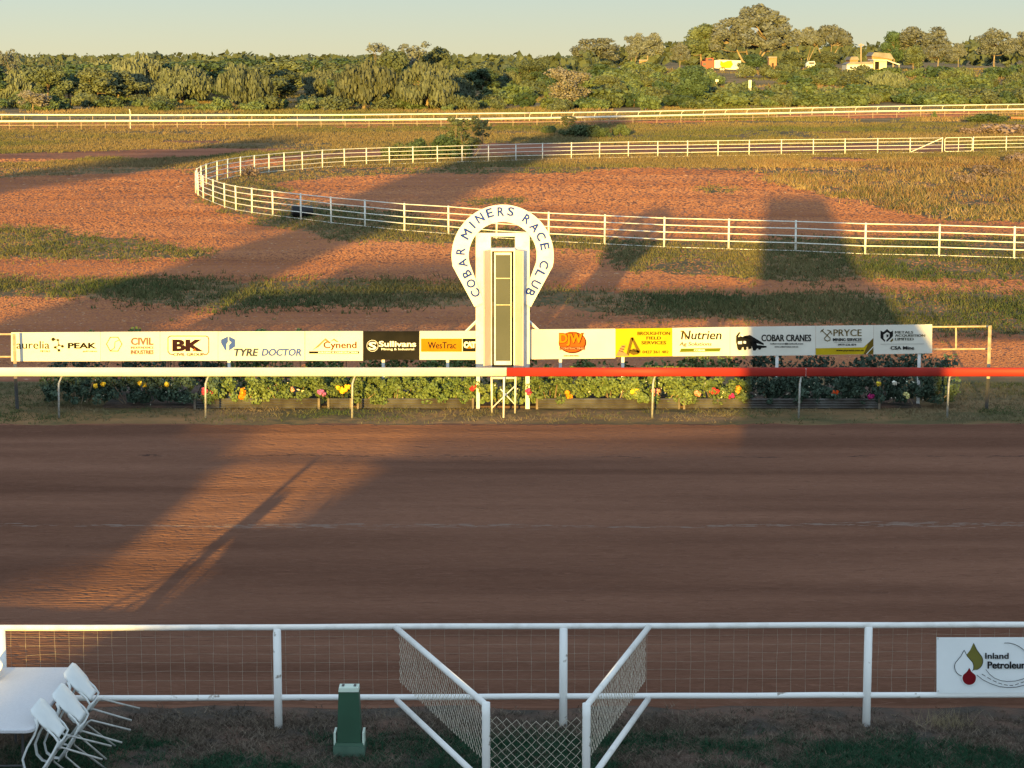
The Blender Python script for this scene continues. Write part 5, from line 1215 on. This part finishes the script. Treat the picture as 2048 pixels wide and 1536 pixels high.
p.stroke([[(1971,1338),(1978,1347),(1988,1355),(2000,1360),(2014,1362),(2030,1361),(2045,1357),(2060,1349)]],1.0,'dark'); p.stroke([[(1953,1349),(1964,1358),(1980,1366),(1998,1372),(2014,1374),(2032,1373),(2048,1369),(2066,1360)]],1.1,'dark')
for k in range(9):
    x = 1963+k*11; f_ = lambda x_: 1345+24*math.sin(min(1,(x_-1960)/60)*math.pi/2)-max(0,x_-2025)*.35; p.stroke([[(x,f_(x)),(x+6.5,f_(x+6.5))]],1.2,'dark')

# ------------------------------------------------------------------ green pedestal
b0 = P(698,1512); t = thing('green_pedestal', 'green plastic pedestal with a pale cap standing on the grass below the fence', 'pedestal', b0+Vector((0,.12,0))); off = t.location.copy()
s_ = 20.6/F; Yp = b0.y+.12
mb = MB(off)
def frust(mb, w0, d0, w1, d1, z0, z1, cy_=0):
    v = [(sx*w/2, sy*d/2+cy_, z) for (w,d,z) in ((w0,d0,z0),(w1,d1,z1)) for (sx,sy) in ((-1,-1),(1,-1),(1,1),(-1,1))]
    mb.add([Vector(a)+off for a in v], [(3,2,1,0),(4,5,6,7),(0,1,5,4),(1,2,6,5),(2,3,7,6),(3,0,4,7)])
frust(mb,.325,.30,.315,.29,0,.105); mb.build('base', M['palegreen'], t)
mb = MB(off); frust(mb,.30,.27,.27,.24,.106,.135); mb.build('base_step', M['greenplastic'], t)
mb = MB(off); frust(mb,.245,.21,.205,.17,.136,.66); mb.build('column', M['greenplastic'], t)
mb = MB(off); frust(mb,.207,.173,.20,.166,.661,.70); mb.build('cap_rim', M['captop'], t)
mb = MB(off); frust(mb,.165,.125,.16,.12,.7005,.706); mb.build('cap_panel', M['steelgrey'] if False else M['captop'], t)
for sx in (-1,1):
    mb = MB(off); mb.box(off+Vector((sx*.06,0,.709)),(.025,.07,.006)); mb.build('cap_slot', M['darktube'], t)
    mb = MB(off); frust_ = mb.box(off+Vector((sx*.145,0,.17)),(.022,.19,.13)); mb.build('side_clip', M['captop'], t)

# ------------------------------------------------------------------ table and tipped chairs
tz = .74; A = P(146,1334,tz); B = P(76,1459,tz); 
xr = (A.x+B.x)/2; t = thing('trestle_table', 'pale grey-white plastic trestle table in the bottom left corner', 'table', (xr-.4,(A.y+B.y)/2,0)); off = t.location.copy()
def rrect(x0,y0,x1,y1,r,n=6):
    pts = []
    for (cx_,cy_,a0) in ((x1-r,y1-r,0),(x0+r,y1-r,90),(x0+r,y0+r,180),(x1-r,y0+r,270)):
        for k in range(n+1): a = R(a0+90*k/n); pts.append((cx_+r*math.cos(a), cy_+r*math.sin(a)))
    return pts
mb = MB(off); lo = rrect(xr-.80,B.y,xr+.0,A.y,.09); li = rrect(xr-.788,B.y+.012,xr-.012,A.y-.012,.08); n = len(lo)
vs = [(a,b,tz-.045) for a,b in li]+[(a,b,tz-.035) for a,b in lo]+[(a,b,tz-.01) for a,b in lo]+[(a,b,tz) for a,b in li]
fs = [tuple(range(n-1,-1,-1)), tuple(range(3*n,4*n))]+[(l*n+k,l*n+(k+1)%n,(l+1)*n+(k+1)%n,(l+1)*n+k) for l in range(3) for k in range(n)]
mb.add(vs, fs); mb.build('tabletop', M['table'], t)
for (lx,ly) in ((xr-.16,B.y+.25),(xr-.16,A.y-.3),(xr-.60,B.y+.25),(xr-.60,A.y-.3)):
    mb = MB(off); mb.tube([(lx,ly,0),(lx,ly,tz-.046)], .014, 8); mb.build('leg', M['darktube'], t)
for ly in (B.y+.25, A.y-.3): mb = MB(off); mb.tube([(xr-.16,ly,.30),(xr-.60,ly,.30)], .011, 6); mb.build('stretcher', M['darktube'], t)

def make_chair(label):
    """local axes: x forward, y across, z up; origin where the back meets the seat"""
    t = thing('tub_chair', label, 'chair', (0,0,0), 0, 'white plastic chairs tipped against the table')
    # seat
    mb = MB(); n = 8
    def sheet(fn, nu, nv, th, nrm):
        a = [[fn(i/nu, j/nv) for j in range(nv+1)] for i in range(nu+1)]; k = (nu+1)*(nv+1)
        vs = [v for r_ in a for v in r_]+[v+nrm*th for r_ in a for v in r_]; fs = []
        for i in range(nu):
            for j in range(nv):
                q0 = i*(nv+1)+j; q1 = q0+1; q2 = q0+nv+2; q3 = q0+nv+1; fs += [(q0,q3,q2,q1),(k+q0,k+q1,k+q2,k+q3)]
        for i in range(nu): q0 = i*(nv+1); q1 = (i+1)*(nv+1); fs += [(q0,k+q0,k+q1,q1),(q0+nv,q1+nv,k+q1+nv,k+q0+nv)]
        for j in range(nv): q0 = j; q1 = j+1; fs += [(q0,q1,k+q1,k+q0)]; q0 += nu*(nv+1); q1 += nu*(nv+1); fs += [(q0,k+q0,k+q1,q1)]
        return vs, fs
    vs, fs = sheet(lambda u,v: Vector((.42*u, (v-.5)*(.42-.04*(1-u)), -.018*math.sin(math.pi*u)+.012*(2*v-1)**2-.03*max(0,u-.85)*4)), 8, 8, .012, Vector((0,0,-1))); mb.add(vs, fs); mb.build('seat', M['chair'], t, True)
    def bk(u, v):   # u up the back, v across
        tt_ = min(1,max(0,(u-.12)/.38)); w = .28+.20*tt_*tt_*(3-2*tt_)
        z = .03+.37*u; x = -.01-.10*u-.035*(1-(2*v-1)**2); 
        if u > .88: w -= .10*((u-.88)/.12)**2
        return Vector((x, (v-.5)*w, z))
    mb = MB(); vs, fs = sheet(bk, 12, 12, .012, Vector((-1,0,.1))); mb.add(vs, fs); mb.build('backrest', M['chair'], t, True)
    for sgn in (-1,1):
        y0 = sgn*.205; mb = MB()
        mb.tube([(-.075,y0*.98,.31),(-.04,y0*1.05,.265),(.06,y0*1.14,.235),(.20,y0*1.18,.225),(.32,y0*1.18,.20),(.395,y0*1.13,.13),(.41,y0*1.05,.05),(.385,y0*.98,-.005)], [.034,.026,.020,.018,.018,.018,.017,.016], 8, flat=(1.5,.6)); mb.build('armrest', M['chair'], t, True)
        mb = MB(); mb.tube([(.385,y0*.98,-.006),(.25,y0,-.012),(.1,y0*.99,-.004),(0,y0*.96,.01),(-.03,y0*.96,.08),(-.05,y0*.98,.2),(-.075,y0*.98,.31)], .012, 7); mb.build('side_rim', M['chair'], t, True)
        mb = MB(); mb.tube([(.12,y0*.3,-.025),(.06,y0*.8,-.03),(.03,y0*.88,-.05),(-.10,y0*1.0,-.43)], .011, 8); mb.build('leg', M['tubegrey'], t, True)
        mb = MB(); mb.tube([(.26,y0*.3,-.025),(.32,y0*.8,-.03),(.345,y0*.88,-.05),(.385,y0*1.05,-.44)], .011, 8); mb.build('leg', M['tubegrey'], t, True)
    mb = MB(); mb.tube([(.12,-.08,-.025),(.12,.08,-.025)], .01, 6); mb.tube([(.26,-.08,-.025),(.26,.08,-.025)], .01, 6); mb.build('under_frame', M['tubegrey'], t)
    return t
fwd = Vector((-.56,0,-.83)).normalized(); up = Vector((-.83,0,.56)).normalized(); side = up.cross(fwd)
base = Matrix((fwd, side, up)).transposed()
def pose(c, px, py, Y, yaw, m=base):
    p_ = W(px, py, Y); c.rotation_euler = (Matrix.Rotation(yaw, 3, 'Z') @ m).to_euler(); c.location = p_
c3 = make_chair('nearest of the three white chairs tipped forward against the right side of the table')
c2 = copy_tree(c3); c2['label'] = 'middle of the three white chairs tipped forward against the right side of the table'
c1 = copy_tree(c3); c1['label'] = 'farthest of the three white chairs tipped against the table, its legs over the bottom rail'
pose(c3, 128, 1473, 20.45, R(-2)); pose(c2, 169, 1441, 20.98, R(-2)); pose(c1, 190, 1398, 21.62, R(-2))
c4 = copy_tree(c3); c4['label'] = 'white chair only just showing at the left edge of the photo behind the table'
fw2 = Vector((.60,0,-.80)); up2 = Vector((.80,0,.60)); m2 = Matrix((fw2, up2.cross(fw2), up2)).transposed()
pose(c4, -46, 1386, 21.9, R(20), m2)

# ------------------------------------------------------------------ unseen things behind the camera, some shaped only for the shade they cast
def caster(name, label, cat, poly, D0, dep, m):
    """poly in (u, v): sideways position and height of the grazing sun ray where it passes the camera line"""
    ta = math.tan(SUN_AZ); te = math.tan(SUN_EL)/math.cos(SUN_AZ)
    pts = [(u+D0*ta, v-D0*te) for u, v in poly]; x = sum(p_[0] for p_ in pts)/len(pts)
    t = thing(name, label, cat, (x, D0, 0)); mb = MB(t.location); mb.prism([(a,max(0,b)) for a,b in pts], D0-dep, D0); mb.build('wall', M[m], t); return t
t = caster('judges_tower', 'pale judges tower cabin just behind the camera', 'tower', [(-.6,-3),(3.2,-3),(3.1,4.3),(2.35,5.4),(2.2,7.75),(-.6,7.75)], -.9, 2.4, 'cream')
caster('grandstand', 'long low grandstand behind the camera', 'building', [(-6.2,-3),(12,-3),(12,3.35),(3,3.3),(2.9,2.9),(-6.0,2.80)], -22, 5, 'cream')
caster('wedge_shade_mass', 'unseen mass beside the grandstand, shaped to leave a sunlit wedge on the track', 'building', [(-12,-3),(-6.19,-3),(-6.0,2.80),(-6.6,2.75),(-7.4,2.3),(-8.3,1.82),(-8.9,1.66),(-12,1.62)], -22, 5, 'tin')  # invented outline, dipping so sun reaches a wedge of the track
caster('left_shade_mass', 'unseen low mass left of the grandstand, added and shaped for its shade', 'building', [(-60,-3),(-12.2,-3),(-11.9,2.0),(-10.9,2.2),(-9.8,2.36),(-10.0,2.9),(-11.6,3.0),(-11.9,3.6),(-14,3.7),(-60,3.6)], -24, 5, 'cream')  # added shade mask, stepped and undercut to bound the sunlit wedge
caster('flag_pole', 'thin pole behind the camera', 'pole', [(-7.50,-3),(-7.45,-3),(-7.44,2.75),(-7.49,2.75)], -4, .06, 'galv')
t = caster('shade_shelter', 'open-sided shade shelter behind the camera', 'shelter', [(-14.6,4.85),(-6.9,4.85),(-6.9,5.2),(-10.5,5.35),(-14.6,5.2)], -3, 3, 'tin')
def shade_tree(u0, u1, v0, v1, D0, label, seed, n=90):
    ta = math.tan(SUN_AZ); te = math.tan(SUN_EL)/math.cos(SUN_AZ); rs = np.random.RandomState(seed); x0, x1 = u0+D0*ta, u1+D0*ta; z0, z1 = v0-D0*te, v1-D0*te
    xc = (x0+x1)/2; w = x1-x0; t = thing('gum_tree', label, 'tree', (xc,D0,0)); cen = []; rad = []
    for i in range(n):
        z = z0+(z1-z0)*rs.rand(); k = math.sin(math.pi*(.12+.8*(z-z0)/(z1-z0)))**.45; cen.append((rs.uniform(-1,1)*w/2*k*.86, rs.uniform(-1,1)*w*.3, z)); rad.append(w*rs.uniform(.09,.14))
    q, tone = leafcloud(rs, cen, rad, [300]*n, .46, jitter=1.0, shell=.2); npmesh('crown', q, 4, M['leafA'], t, tone)
    limbs(rs, z1*.8, cen[::6], rad[::6], .38, .25).build('trunk', M['palebark'], t, True)
shade_tree(-22,-15.6,3.6,17.5,-40,'tall gum behind the camera, left of the stand',5)
shade_tree(-46.5,-39,3.5,13.0,-40,'second gum far to the left behind the camera',6)
